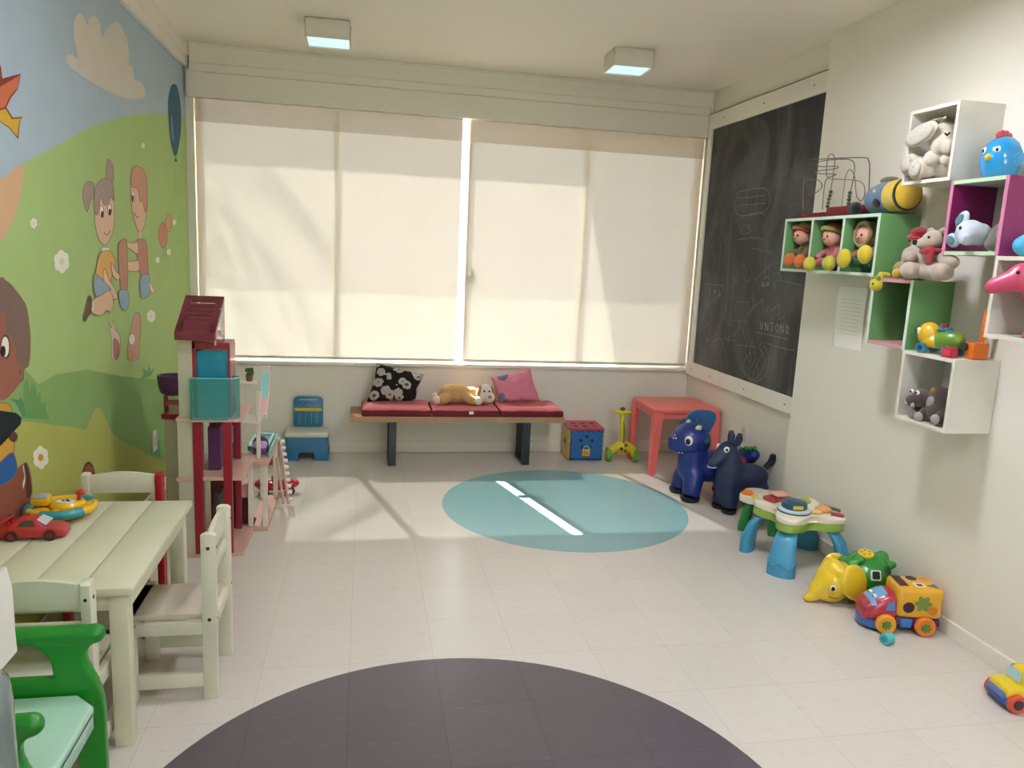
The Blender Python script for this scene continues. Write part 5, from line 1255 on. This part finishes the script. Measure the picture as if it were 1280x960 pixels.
# ================================================================== WALL SHELVES
XF = 2.19
mintE = wood_paint('#c9dbcb', .4); grnS = wood_paint('#67995f', .45); grnD = wood_paint('#3f7a35', .5); magS = wood_paint('#8a2560', .4); magE = wood_paint('#c77a9c', .4); whtS = wood_paint('#d9d6cc', .4); whtE = wood_paint('#dcd4c4', .4); pinkE = wood_paint('#c78f92', .45)
def shelf(label, y0, y1, z0, z1, side, horiz, edge, back=None, div=(), edge_h=None, th=.014):
    yc = (y0 + y1) / 2
    t = thing('wall_shelf', label, 'shelf', (XR, yc, z0))
    def P(x, y, z): return (x - XR, y - yc, z - z0)
    xb = XR - .0015
    for nm, a, b, m in (('side_panel', (XF + .003, y0, z0), (xb, y0 + th, z1), side), ('side_panel', (XF + .003, y1 - th, z0), (xb, y1, z1), side),
                        ('top_panel', (XF + .003, y0 + th, z1 - th), (xb, y1 - th, z1), horiz), ('bottom_panel', (XF + .003, y0 + th, z0), (xb, y1 - th, z0 + th), horiz)):
        g = G(); g.bx(P(*a), P(*b), m); o = g.build(nm, t, smooth=0)
        g = G(); e = edge if nm == 'side_panel' else (edge_h or edge); g.bx(P(XF, a[1], a[2]), P(XF + .003, b[1], b[2]), e); g.build('edge_band', o, smooth=0)
    for d_ in div:
        g = G(); g.bx(P(XF + .003, d_ - th / 2, z0 + th), P(xb, d_ + th / 2, z1 - th), side); o = g.build('divider', t, smooth=0); g = G(); g.bx(P(XF, d_ - th / 2, z0 + th), P(XF + .003, d_ + th / 2, z1 - th), edge); g.build('edge_band', o, smooth=0)
    if back:
        g = G(); g.bx(P(xb - .004, y0 + th, z0 + th), P(xb, y1 - th, z1 - th), back); g.build('back_panel', t, smooth=0)
    return t
shelf('green three cell wall shelf with mint edges holding three dolls, left of the others', 3.005, 3.775, 1.447, 1.719, grnS, grnS, mintE, grnD, (3.262, 3.518))
shelf('white wall cube shelf at the top holding the plush rabbit', 2.627, 2.897, 1.826, 2.12, whtS, whtS, whtE, whtS)
shelf('magenta wall cube shelf with pale green top and bottom, below the white rabbit cube', 2.345, 2.615, 1.545, 1.822, magS, wood_paint('#b9c9b4', .4), magE, whtS, edge_h=wood_paint('#b5cfae', .4))
shelf('green wall cube shelf with pink edged top, below the plush bear', 2.750, 3.002, 1.156, 1.441, grnS, pinkE, mintE, grnD, edge_h=pinkE)
shelf('white wall cube shelf at the bottom holding the brown plush hippo', 2.466, 2.753, .869, 1.1555, whtS, whtS, whtE, whtS)
shelf('white wall cube shelf cut off by the right picture edge, holding the pink horse', 2.068, 2.352, 1.255, 1.5435, whtS, whtS, whtE, whtS)

# ================================================================== THINGS ON THE SHELVES
def W(px, py, x): return on_x(px, py, x)
def msz(px, p):          # size in metres of px pixels at world point p
    d_ = (CAM_R.transposed() @ (Vector(p) - Vector((0, 0, CAM_H)))).y; return px * d_ / F_PX
black = M('black_bead', '#121010', .15)
# ---- bead maze on the green shelf
zt = 1.7195
t = thing('bead_maze', 'wire bead maze with dark red base on top of the green three cell shelf', 'toy', (2.28, 3.45, zt))
def T(p): return Vector(p) - Vector((2.28, 3.45, zt))
g = G(); bmz = M('maze_red', '#7c1220', .55, .05, 8, spec=.3)
g.bx(T((2.245, 3.225, zt)), T((2.325, 3.50, zt + .05)), bmz, .003); b0 = g.build('base', t)
g = G(); g.bx(T((2.245, 3.50, zt)), T((2.255, 3.74, zt + .028)), bmz, .002); g.bx(T((2.315, 3.50, zt)), T((2.325, 3.74, zt + .028)), bmz, .002); g.bx(T((2.245, 3.725, zt)), T((2.325, 3.74, zt + .03)), bmz, .002); g.bx(T((2.247, 3.52, zt)), T((2.323, 3.725, zt + .012)), plastic('#c98f80', .4)); g.build('tray', t)
def wire(pts, x0, x1, col, r=.0024):
    n = len(pts); P3 = [on_x(p[0], p[1], x0 + (x1 - x0) * k / (n - 1)) for k, p in enumerate(pts)]
    c = crom([tuple(p) for p in P3], 6, False); g = G(); g.tube([T(p) for p in c], r, M('wire_' + col.strip('#'), col, .3, .03, 5, metal=.3), 6); return g.build('wire', t)
wire([(1003, 262), (1004, 240), (1006, 215), (1012, 201), (1025, 199), (1055, 197.5), (1080, 197), (1086, 201), (1087, 215), (1085, 258)], 2.31, 2.315, '#5a2c2c')
wire([(1036, 262), (1038, 242), (1042, 215), (1043.5, 200), (1041, 193), (1036.5, 194), (1034, 202), (1033, 216), (1035, 222), (1042, 224), (1065, 225), (1077, 228), (1081, 236), (1080, 246), (1076, 251), (1071, 246), (1069.5, 234), (1068, 220), (1063, 212), (1058, 218), (1055, 234), (1052, 258)], 2.31, 2.27, '#8a7a5a')
wire([(1028, 262), (1031, 230), (1036, 222), (1045, 218), (1024, 217), (1021, 214), (1044, 211), (1046, 208), (1025, 208), (1021, 204), (1030, 201), (1050, 199), (1063, 200), (1068, 206), (1067, 222), (1063, 240), (1060, 258)], 2.25, 2.30, '#5a6068')
wire([(1004, 262), (1006, 247), (1016, 243), (1026, 236), (1027, 230), (1022, 225), (1007, 225)], 2.29, 2.29, '#7a3a3a')
bcols = ['#26301f', '#3a4630', '#1e2a20', '#4c5238', '#22301e', '#3c3f2a']
for (x0, y0, x1, y1, n, xx) in ((1038.5, 240, 1034.5, 258, 5, 2.31), (1062.5, 241, 1060, 258, 5, 2.30), (1086.5, 242, 1086, 256, 4, 2.314)):
    for k in range(n):
        f = k / (n - 1); p = on_x(x0 + (x1 - x0) * f, y0 + (y1 - y0) * f, xx); g = G(); g.ell(T(p), (.0095, .0095, .009), plastic(bcols[k % 6], .35), None, 12, 8); g.build('bead', t)

# ---- plush cushion roll (generic, blue and yellow)
t = thing('plush_roll', 'plain blue and yellow cylindrical plush lying on the right end of the green shelf', 'plush toy', (2.285, 3.075, zt))
pb, py_, pk_ = plush('#5d7896'), plush('#d9b63c'), plush('#151518')
g = G(); g.tube([(0, .125, .068), (0, .11, .070), (0, .03, .075), (0, -.02, .079)], [.03, .060, .073, .073], pb, 24); g.ell((0, .085, .069), (.066, .055, .066), pb); g.build('trousers', t, remesh=.006, sm=3)
g = G(); g.tube([(0, -.0, .077), (0, -.07, .082), (0, -.105, .083)], [.068, .070, .068], py_, 24); g.ell((0, -.10, .083), (.067, .025, .067), py_); g.build('body', t, remesh=.006, sm=3)
g = G(); g.tube([(0, -.094, .083), (0, -.106, .0835)], [.0705, .0685], pk_, 24); lab(g.build('stripe', t), 'black stripe')
g = G(); g.box((-.062, .012, .088), (.016, .07, .018), py_, .006, (.5, 0, 0)); lab(g.build('strap', t), 'yellow strap'); g = G(); g.ell((-.062, .012, .05), (.014, .028, .024), pk_); lab(g.build('glove', t), 'black mitten')
g = G(); g.ell((-.005, .02, .148), (.035, .05, .018), plush('#6a6c50')); g.build('arm', t)
for dy, dx in ((.145, -.068), (.112, -.078)): g = G(); g.ell((dx, dy + .02, .030), (.026, .028, .029), pk_); lab(g.build('foot', t), 'black round foot')

# ---- three sitting dolls
def doll(label, px, py, hat, brim, face, body, feet_px, feet_col, arm, hood=False):
    c = W(px, py, 2.26); base = Vector((2.270, c.y, 1.4615))
    t = thing('rag_doll', label, 'doll', base, 0, 'sitting rag dolls')
    def L_(p): return Vector(p) - base
    c.z -= .010; h = L_(c)
    g = G(); g.ell((.02, 0, .062), (.045, .055, .06), plush(body)); g.ell((.015, 0, .10), (.035, .04, .035), plush(body)); g.build('body', t, remesh=.006, sm=3)
    g = G(); g.ell(h, (.048, .050, .046), M('doll_skin', '#d9a08c', .7)); hd = g.build('head', t)
    if hood:
        g = G(); g.ell(h + Vector((.020, 0, .006)), (.052, .062, .060), plush(hat)); lab(g.build('hood', t), 'tan hood')
        g = G(); g.tube([h + Vector((-.022, .054 * math.cos(a), .006 + .052 * math.sin(a))) for a in [2 * PI * k / 20 for k in range(20)]], .010, plush(hat), 8, closed=True); g.build('hood_rim', t)
    else:
        g = G(); g.lathe([(.057, 0), (.054, .018), (.042, .040), (.02, .052), (0, .054)], print_mat('hat_print_' + hat.strip('#'), hat, (brim, '#c9b070'), 90, .46), c=h + Vector((.012, -.002, .020)), rot=(.1, .35, 0)); ht = g.build('hat', t); lab(ht, 'patterned hat')
        g = G(); g.tube([h + Vector((.010 + .056 * math.cos(a), .060 * math.sin(a), .024 - .020 * math.cos(a))) for a in [2 * PI * k / 20 for k in range(20)]], .011, plush(brim), 8, closed=True); g.build('hat_brim', ht)
    for s in (-1, 1):
        g = G(); g.ell(h + Vector((-.044, s * .017 - .006, .002)), (.004, .005, .006), black, None, 8, 6); g.build('eye', hd)
    g = G(); g.ell(h + Vector((-.048, -.006, -.012)), (.006, .007, .005), M('doll_nose', '#b5705c', .7), None, 8, 6); g.build('nose', hd)
    for k, (fx, fy) in enumerate(feet_px):
        p = W(fx, fy, 2.157); r = .036 if k or not hood else .038
        q = L_(p)
        g = G(); g.tube([(.0, q.y * .4, .045), (q.x * .5, q.y * .85, .042), (q.x + .024, q.y, max(q.z, .024))], [.022, .020, .018], plush(body), 10); lg = g.build('leg', t)
        g = G(); g.ell(q, (.028, r, r * (1.16 if hood else 1.0)), plush(feet_col)); lab(g.build('foot', t), 'round plush foot')
    for s in (-1, 1):
        g = G(); g.tube([(.005, s * .035, .10), (-.025, s * .062, .075), (-.05, s * .055, .055)], [.018, .016, .016], plush(arm), 10); g.build('arm', t)
doll('rag doll with cream hat and orange brim in the left cell of the green shelf', 1004, 293, '#b9a86a', '#b8552f', '', '#6a5a2f', ((987, 325), (1000, 327)), '#c9662c', '#8a6a3c')
doll('rag doll with red patterned hat and pink body in the green shelf middle cell', 1041, 294, '#a8553f', '#a89a4a', '', '#b05558', ((1012, 330), (1036, 329)), '#bdb536', '#c77a78')
doll('rag doll in tan hood with yellow feet in the right cell of the green shelf', 1084, 292, '#a08a5c', '#a08a5c', '', '#2f6a4a', ((1055, 323), (1081, 318)), '#d0b82c', '#a8794c', True)

# ---- plush rabbit in the white top cube
base = Vector((2.26, 2.762, 1.8405)); t = thing('plush_rabbit', 'cream plush rabbit with one long spotted ear flopping out of the white top cube', 'plush toy', base)
def Lb(px, py, x): return W(px, py, x) - base
cw = plush('#cfc5b2'); sp = print_mat('ear_print', '#bdb6aa', ('#77716a', '#b0a99d'), 75, .66)
g = G(); h = Lb(1180, 172, 2.245); g.ell(h, (.055, .055, .060), cw)
for q_ in ((1174, 184), (1186, 184)): g.ell(Lb(q_[0], q_[1], 2.208), (.032, .028, .033), cw)
g.ell(Lb(1183, 176, 2.212), (.03, .03, .03), cw); g.build('head', t, remesh=.006, sm=4)
b_ = Lb(1180, 212, 2.27); g = G(); g.ell((.02, b_.y, .065), (.07, .075, .065), cw); g.build('body', t, remesh=.007, sm=3)
e = Lb(1152, 168, 2.175); g = G(); g.ell(e, (.016, .088, .040), cw, (-.28, 0, .0)); er = g.build('ear', t); g = G(); g.ell(e + Vector((-.012, 0, 0)), (.010, .080, .035), sp, (-.28, 0, 0)); lab(g.build('ear_lining', er), 'spotted ear lining')
for px, py, x, r, txt in ((1166, 198, 2.205, .034, 'arm'), (1183, 199, 2.215, .024, 'arm')):
    p = Lb(px, py, x); g = G(); g.tube([(.02, b_.y, .10), p + Vector((.015, -.01, .008)), p], [.03, .032, r], cw, 12); g.ell(p, (r, r, r), cw); g.build('arm', t, remesh=.006, sm=3)
for px, py, x in ((1138, 206, 2.20), (1148, 214, 2.185)):
    p = Lb(px, py, x); p.z = max(p.z, .042); g = G(); g.tube([(.02, b_.y + .02, .05), (p.x + .03, p.y - .02, p.z - .0), tuple(p)], [.034, .034, .034], cw, 12); g.ell(p, (.03, .042, .046), cw, (.5, 0, 0)); lg = g.build('leg', t, remesh=.006, sm=3); g = G(); g.ell(p + Vector((-.022, -.004, 0)), (.012, .032, .034), sp, (.5, 0, 0)); lab(g.build('sole', lg), 'spotted sole')
n_ = Lb(1184, 169, 2.182); g = G(); g.tube([n_ + Vector((0, .012, .008)), n_, n_ + Vector((0, -.012, .008))], .004, black, 6); g.build('nose', t)
random.seed(2); g = G()
for k in range(11):
    a = -1.3 + 2.6 * k / 10; g.tube([h + Vector((-.01, 0, .055)), h + Vector((-.03, .03 * math.sin(a), .068 + .006 * random.random())), h + Vector((-.045, .055 * math.sin(a), .062))], [.004, .0035, .002], plush('#b8a98c'), 6)
for ob in [g.build('hair_tuft', t, remesh=.0025)]: pass

# ---- blue bird toy on the magenta cube
t = thing('toy_bird', 'glossy blue egg shaped toy bird with red crest standing on the magenta cube', 'toy', (2.285, W(1249, 214, 2.285).y, 1.8225), math.radians(190))
t.scale = (.84, .84, .97)
bb = plastic('#1f8cc9', .18, .6)
g = G(); g.lathe([(0, 0), (.05, .0), (.068, .018), (.079, .05), (.081, .075), (.076, .105), (.062, .132), (.04, .150), (.018, .158), (0, .159)], bb); g.build('body', t, smooth=180)
g = G(); g.lathe([(.045, -.0), (.055, .0), (.055, .006), (.05, .008)], plastic('#1a5f9a', .3)); g.build('base_ring', t)
g = G()
for k, (x, r) in enumerate(((-.03, .014), (-.008, .018), (.014, .017), (.034, .013))): g.ell((x, 0, .160 + .006 * (k in (1, 2))), (r, .012, .016), plastic('#c7313f', .3))
lab(g.build('crest', t, remesh=.004, sm=2), 'red crest')
g = G(); g.lathe([(.014, 0), (.011, .012), (0, .026)], plastic('#e0b52c', .3), c=(.076, 0, .078), rot=(0, PI / 2 + .2, 0)); lab(g.build('beak', t), 'yellow beak')
for s in (-1, 1): g = G(); g.ell((.066, s * .030, .104), (.009, .012, .013), eye_w, (0, 0, s * .4)); ey = g.build('eye', t); g = G(); g.ell((.0735, s * .032, .103), (.004, .006, .007), eye_b, (0, 0, s * .4)); g.build('pupil', ey)
for s in (-1, 1): g = G(); g.ell((-.008, s * .078, .07), (.034, .008, .028), bb, (0, .3, 0)); g.build('wing', t)

# ---- blue plush elephant and grey cushion in the magenta cube
base = Vector((2.215, 2.535, 1.5595)); t = thing('plush_elephant', 'pale blue plush elephant lying at the front of the magenta cube', 'plush toy', base)
pbl = plush('#c0cad2'); h = W(1212, 291, 2.21) - base; h.z = max(h.z, .05)
g = G(); g.ell(h, (.048, .052, .048), pbl); g.tube([h + Vector((-.03, -.02, -.01)), h + Vector((-.05, -.035, -.026)), h + Vector((-.052, -.055, -.030))], [.026, .022, .020], pbl, 12); g.ell(h + Vector((.03, -.015, -.005)), (.042, .042, .042), pbl); g.build('head', t, remesh=.006, sm=3)
for dy, dz, tl, n_ in ((.062, -.028, .35, 0), (.03, .048, -.9, 1)):
    g = G(); g.ell(h + Vector((-.012, dy, dz)), (.012, .036, .026), pbl, (tl, 0, 0)); er = g.build('ear', t); g = G(); g.ell(h + Vector((-.022, dy + .003, dz)), (.006, .024, .016), plush('#4f7a86'), (tl, 0, 0)); lab(g.build('ear_lining', er), 'teal ear lining')
for dy in (.012, -.016): g = G(); g.ell(h + Vector((-.046, dy + .012, .012 - .2 * dy)), (.004, .006, .007), black, None, 8, 6); g.build('eye', t)
base = Vector((2.285, 2.424, 1.5595)); t = thing('grey_plush', 'soft grey plush bundle behind the blue elephant in the magenta cube', 'plush toy', base)
g = G(); gy = plush('#77736a'); g.ell((0, 0, .055), (.058, .053, .055), gy); g.ell((.02, -.005, .10), (.045, .045, .05), gy); g.ell((-.02, .005, .03), (.05, .045, .03), gy); g.build('body', t, remesh=.007, sm=4)
g = G(); g.ell((-.045, -.035, .07), (.02, .022, .03), gy, (.5, 0, 0)); g.build('paw', t)

# ---- bear with red scarf on the green cube, doll with red hat behind it
base = Vector((2.245, 2.835, 1.4425)); t = thing('plush_bear', 'beige plush bear with red scarf sitting on the green cube under the magenta one', 'plush toy', base)
bg = plush('#b5a594'); rs = plush('#a3202c')
h = W(1167, 301, 2.215) - base
g = G(); g.ell((.01, -.005, .075), (.055, .062, .075), bg); g.build('body', t, remesh=.007, sm=3)
g = G(); g.ell(h, (.044, .044, .042), bg); g.ell(h + Vector((-.030, .018, -.012)), (.030, .026, .024), bg); hd = g.build('head', t, remesh=.006, sm=3)
g = G(); g.ell(h + Vector((-.056, .03, -.010)), (.012, .012, .010), black); g.build('nose', hd)
g = G(); g.ell(h + Vector((-.038, -.018, .012)), .0055, M('eye_brown', '#3a1a12', .2)); g.build('eye', hd); g = G(); g.ell(h + Vector((-.030, .034, .014)), .0055, M('eye_brown', '#3a1a12', .2)); g.build('eye', hd)
for dy in (.032, -.032): g = G(); g.ell(h + Vector((.008, dy, .036)), (.012, .017, .016), bg); g.build('ear', hd)
for (px, py, x, s) in ((1138, 322, 2.20, 1), (1190, 328, 2.205, -1)):
    p = W(px, py, x) - base; g = G(); g.tube([(.01, s * .045, .115), (-.01, (s * .045 + p.y) / 2 + s * .02, .095), p], [.024, .026, .026], bg, 12); g.ell(p, (.027, .027, .027), bg); g.build('arm', t, remesh=.006, sm=3)
for (px, py, x, s) in ((1136, 338, 2.165, 1), (1173, 344, 2.155, -1)):
    p = W(px, py, x) - base; p.z = max(p.z, .036); g = G(); g.tube([(.0, s * .03, .04), (p.x + .03, p.y, p.z), p], [.034, .033, .033], bg, 12); g.ell(p, (.030, .036, .036), bg); g.build('leg', t, remesh=.006, sm=3)
g = G(); g.tube([h + Vector((.03 * math.cos(a) - .002, .036 * math.sin(a), -.042)) for a in [2 * PI * k / 18 for k in range(18)]], .013, rs, 8, closed=True); sc = g.build('scarf', t); lab(sc, 'red scarf')
g = G(); q = W(1162, 318, 2.185) - base; g.box(q, (.010, .034, .075), rs, .004, (-.12, .1, 0)); g.build('scarf_end', sc)
base = Vector((2.335, 2.948, 1.4425)); t = thing('scarecrow_doll', 'patchwork rag doll in a red hat sitting behind the plush bear', 'doll', base)
h = W(1150, 303, 2.31) - base; fl = print_mat('patchwork', '#a8956c', ('#8a4a35', '#c9b78c'), 70, .5)
g = G(); g.ell((0, 0, .05), (.035, .04, .05), fl); g.ell((-.03, .045, .04), (.026, .026, .035), fl); g.build('body', t, remesh=.006, sm=2)
g = G(); g.ell(h, (.040, .042, .042), M('doll_cloth', '#c9a884', .8, .12, 40)); hd = g.build('head', t)
g = G(); g.lathe([(.050, 0), (.049, .006), (.034, .010), (.034, .028), (.02, .036), (0, .037)], plush('#9c1f26'), c=h + Vector((-.005, 0, .024)), rot=(.15, -.25, 0)); lab(g.build('hat', t), 'red felt hat')
for dy in (-.014, .016): g = G(); g.ell(h + Vector((-.037, dy, .004)), (.004, .005, .005), black, None, 8, 6); g.build('eye', hd)
g = G(); g.tube([h + Vector((-.036, -.02, -.012)), h + Vector((-.043, 0, -.018)), h + Vector((-.036, .02, -.012))], .003, paint('#a8332c'), 6); g.build('mouth', hd)
g = G(); p = W(1121, 344, 2.2) - base; p.z = .022; g.ell(p, (.02, .02, .02), plush('#d0a83a')); lab(g.build('foot', t), 'yellow foot'); g = G(); g.tube([(0, .02, .03), (p.x + .01, p.y, .022)], [.016, .014], fl, 8); g.build('leg', t)

# ---- little yellow plush head resting on the corner of the green cube
base = W(1095, 356, 2.163); t = thing('small_plush', 'small yellow plush chick poking over the front edge of the green cube', 'plush toy', (2.205, 2.965, 1.4425)); b2 = Vector((2.205, 2.965, 1.4425))
yl = plush('#c9b92c'); q = base - b2
g = G(); g.ell(q, (.026, .032, .028), yl); g.tube([(.03, -.012, .012), (-.005, 0.0, .016), q + Vector((.005, 0, .01))], [.012, .013, .018], yl, 10); g.build('body', t, remesh=.005, sm=2)
for dy in (-.016, .016): g = G(); g.ell(q + Vector((-.003, dy, .026)), (.009, .010, .013), plush('#6a7a2a')); lab(g.build('tuft', t), 'green tuft')
for dy in (-.012, .014): g = G(); g.ell(q + Vector((-.025, dy, .004)), .004, black, None, 8, 6); g.build('eye', t)

# ---- turtle pull toy, red block, orange pieces on the bottom white cube
zt2 = 1.156
t = thing('turtle_toy', 'yellow and green plastic turtle toy on wheels on top of the bottom white cube', 'toy', (2.25, 2.628, zt2), math.radians(106))
t.scale = (.88, .9, .95)
tyl = plastic('#d9ad22', .25, .4); tgr = plastic('#6a8f2a', .3, .3); tbl = plastic('#2f86a8', .3, .3)
g = G(); g.ell((.055, 0, .078), (.050, .047, .052), tyl); g.ell((.098, 0, .070), (.014, .016, .012), tyl); g.ell((.03, 0, .05), (.06, .045, .03), tyl); g.build('head', t, remesh=.005, sm=3)
g = G(); g.ell((-.04, 0, .062), (.075, .048, .044), tgr, (0, .12, 0)); bd = g.build('body', t, remesh=.006, sm=3); lab(bd, 'green shell')
for x, z in ((-.005, .105), (-.03, .103), (-.058, .094)): g = G(); g.ell((x, 0, z), (.015, .034, .012), tbl); lab(g.build('shell_plate', bd), 'blue shell plate')
g = G(); g.cyl((-.012, 0, .105), (-.012, 0, .128), .017, plastic('#9c1f2a', .3)); lab(g.build('knob', t), 'red knob')
for s in (-1, 1):
    g = G(); g.ell((.083, s * .035, .091), (.011, .010, .014), eye_w, (0, 0, s * .7)); ey = g.build('eye', t); g = G(); g.ell((.089, s * .0425, .091), (.006, .005, .009), eye_b, (0, 0, s * .7)); g.build('pupil', ey)
    for x in (.055, -.065): g = G(); g.cyl((x, s * .036, .022), (x, s * .054, .022), .022, tbl, seg=22); w_ = g.build('wheel', t); g = G(); g.cyl((x, s * .054, .022), (x, s * .056, .022), .012, plastic('#2c3a44', .4)); g.build('hub', w_)
t = thing('toy_block', 'red square toy block at the front edge of the bottom white cube before the turtle', 'toy block', (2.213, 2.528, zt2), .1)
g = G(); g.box((0, 0, .020), (.03, .052, .040), plastic('#b01f3c', .3), .004); g.build('body', t); g = G(); g.box((-.0155, 0, .020), (.001, .034, .022), plastic('#c73a55', .3)); lab(g.build('face', t), 'raised lighter face')
t = thing('orange_toy', 'bright orange toy piece with tall strip behind the turtle on the bottom cube', 'toy', (2.30, 2.492, zt2))
op = plastic('#e0721f', .35)
g = G(); g.box((-.0, -.0, .032), (.07, .045, .064), op, .006); g.build('body', t)
g = G(); g.box((.035, .020, .095), (.006, .024, .18), op, .002, (.05, 0, 0)); st_ = g.build('strip', t); lab(st_, 'tall orange strip')
for k in range(6): g = G(); g.box((.0315, .020 - .05 * (.03 * k), .04 + .024 * k), (.001, .010, .003), plastic('#f0a860', .4)); g.build('tick', st_)
g = G(); g.lathe([(0, 0), (.016, 0), (.016, .01), (0, .01)], plastic('#33302a', .5), c=(-.038, .018, .045), rot=(0, -PI / 2, 0)); lab(g.build('cog', t), 'dark cog')

# ---- hippo plush in the bottom cube
base = Vector((2.255, 2.625, .8835)); t = thing('plush_hippo', 'dark brown plush hippo with pale patches sitting in the bottom white cube', 'plush toy', base)
hb = plush('#4f4240'); hp = plush('#a39a90')
h = W(1153, 498, 2.225) - base
g = G(); g.ell((.01, -.03, .075), (.055, .060, .07), hb); g.ell((.0, -.045, .05), (.055, .05, .045), hb); g.build('body', t, remesh=.006, sm=3)
g = G(); g.ell(h, (.038, .040, .038), hb); g.ell(h + Vector((-.025, .022, -.014)), (.030, .030, .026), hb); hd = g.build('head', t, remesh=.006, sm=3)
for dy in (-.006, .026): g = G(); g.ell(h + Vector((-.036 + .3 * abs(dy - .01), dy, .024)), (.007, .010, .010), eye_w); ey = g.build('eye', hd); g = G(); g.ell(h + Vector((-.042 + .3 * abs(dy - .01), dy, .024)), (.003, .005, .005), eye_b); g.build('pupil', ey)
g = G(); g.tube([h + Vector((-.045, .046, .006)), h + Vector((-.052, .040, -.012)), h + Vector((-.052, .02, -.028))], .004, hp, 8); lab(g.build('mouth_line', hd), 'pale mouth line')
g = G(); g.ell(h + Vector((-.044, -.004, -.028)), (.006, .010, .010), hp); lab(g.build('tooth', hd), 'pale tooth')
for (px, py, x) in ((1143, 519, 2.215), (1150, 522, 2.205), (1171, 524, 2.205)):
    p = W(px, py, x) - base; p.z = max(p.z, .019); g = G(); g.tube([(.0, p.y * .7, .06), (p.x * .6, p.y * .95, .035), p], [.026, .022, .018], hb, 10); lg = g.build('leg', t); g = G(); g.ell(p + Vector((-.008, 0, 0)), (.015, .019, .019), hp); lab(g.build('foot', lg), 'pale foot')
for q, r, m in ((W(1163, 502, 2.212), .020, hp), (W(1166, 489, 2.225), .013, plush('#a8863a'))): g = G(); g.ell(q - base, (.010, r * .9, r * 1.2), m, (.5, 0, 0)); lab(g.build('patch', t), 'pale patch')

# ---- red figure in the green cube, pink horse and blue toy at the picture edge
t = thing('toy_figure', 'tiny red toy figure standing inside the empty looking green cube', 'toy', (2.235, 2.790, 1.1705))
g = G(); g.lathe([(0, 0), (.014, 0), (.016, .01), (.011, .03), (.008, .034), (0, .035)], plastic('#a3222a', .35)); g.build('body', t); g = G(); g.ell((0, 0, .041), .010, plastic('#b5342f', .35), None, 12, 8); g.build('head', t)
pkh = plastic('#c9476a', .4, .15); t = thing('toy_horse', 'bright pink plastic horse standing in the white cube at the right picture edge', 'toy', W(1237, 357, 2.125) + Vector((.120, -.104, 0)), math.radians(142))
t.location.z = 1.2695; t.scale = (.95, .9, .98)
g = G()   # faces local +X (towards the left of the photo), local z up
g.ell((-.03, 0, .135), (.075, .040, .042), pkh); g.tube([(.02, 0, .14), (.045, 0, .185), (.055, 0, .215)], [.042, .034, .030], pkh, 14)
g.ell((.072, 0, .208), (.052, .038, .050), pkh, (0, .3, 0)); g.tube([(.08, 0, .202), (.13, 0, .182), (.155, 0, .174)], [.044, .034, .029], pkh, 14); g.ell((.158, 0, .172), (.025, .027, .026), pkh)
for x, s in ((.028, 1), (.022, -1), (-.085, 1), (-.078, -1)): g.tube([(x, s * .022, .12), (x + .006, s * .024, .075), (x + .002, s * .024, .035), (x + .006, s * .024, .0)], [.024, .017, .014, .018], pkh, 12)
g.build('body', t, remesh=.005, sm=3)
g = G()
for s in (-1, 1): g.tube([(.048, s * .014, .242), (.046, s * .018, .258)], [.009, .003], pkh, 8)
g.ell((.045, 0, .235), (.012, .022, .012), pkh); g.build('ear', t, remesh=.003)
g = G(); g.tube([(.05, 0, .25), (.028, 0, .235), (.01, 0, .20), (-.005, 0, .165)], [.010, .014, .014, .008], plastic('#a32f58', .5), 8); lab(g.build('mane', t), 'darker pink mane')
g = G(); g.tube([(-.10, 0, .15), (-.125, 0, .12), (-.128, 0, .07)], [.012, .014, .006], plastic('#a32f58', .5), 8); g.build('tail', t)
for s in (-1, 1): g = G(); g.ell((.090, s * .038, .224), (.007, .004, .007), black, None, 8, 6); g.build('eye', t)
g = G(); lb = plastic('#4fb0d4', .3, .3); g.ell((0, -.0, .038), (.055, .034, .038), lb); g.ell((0, -.02, .052), (.045, .035, .036), lb)
p = W(1283, 316, 2.25); tag(g.build('blue_toy', None, remesh=.006, sm=3, loc=(2.25, p.y, 1.544)), 'rounded light blue toy on top of the white cube at the right picture edge', 'toy')
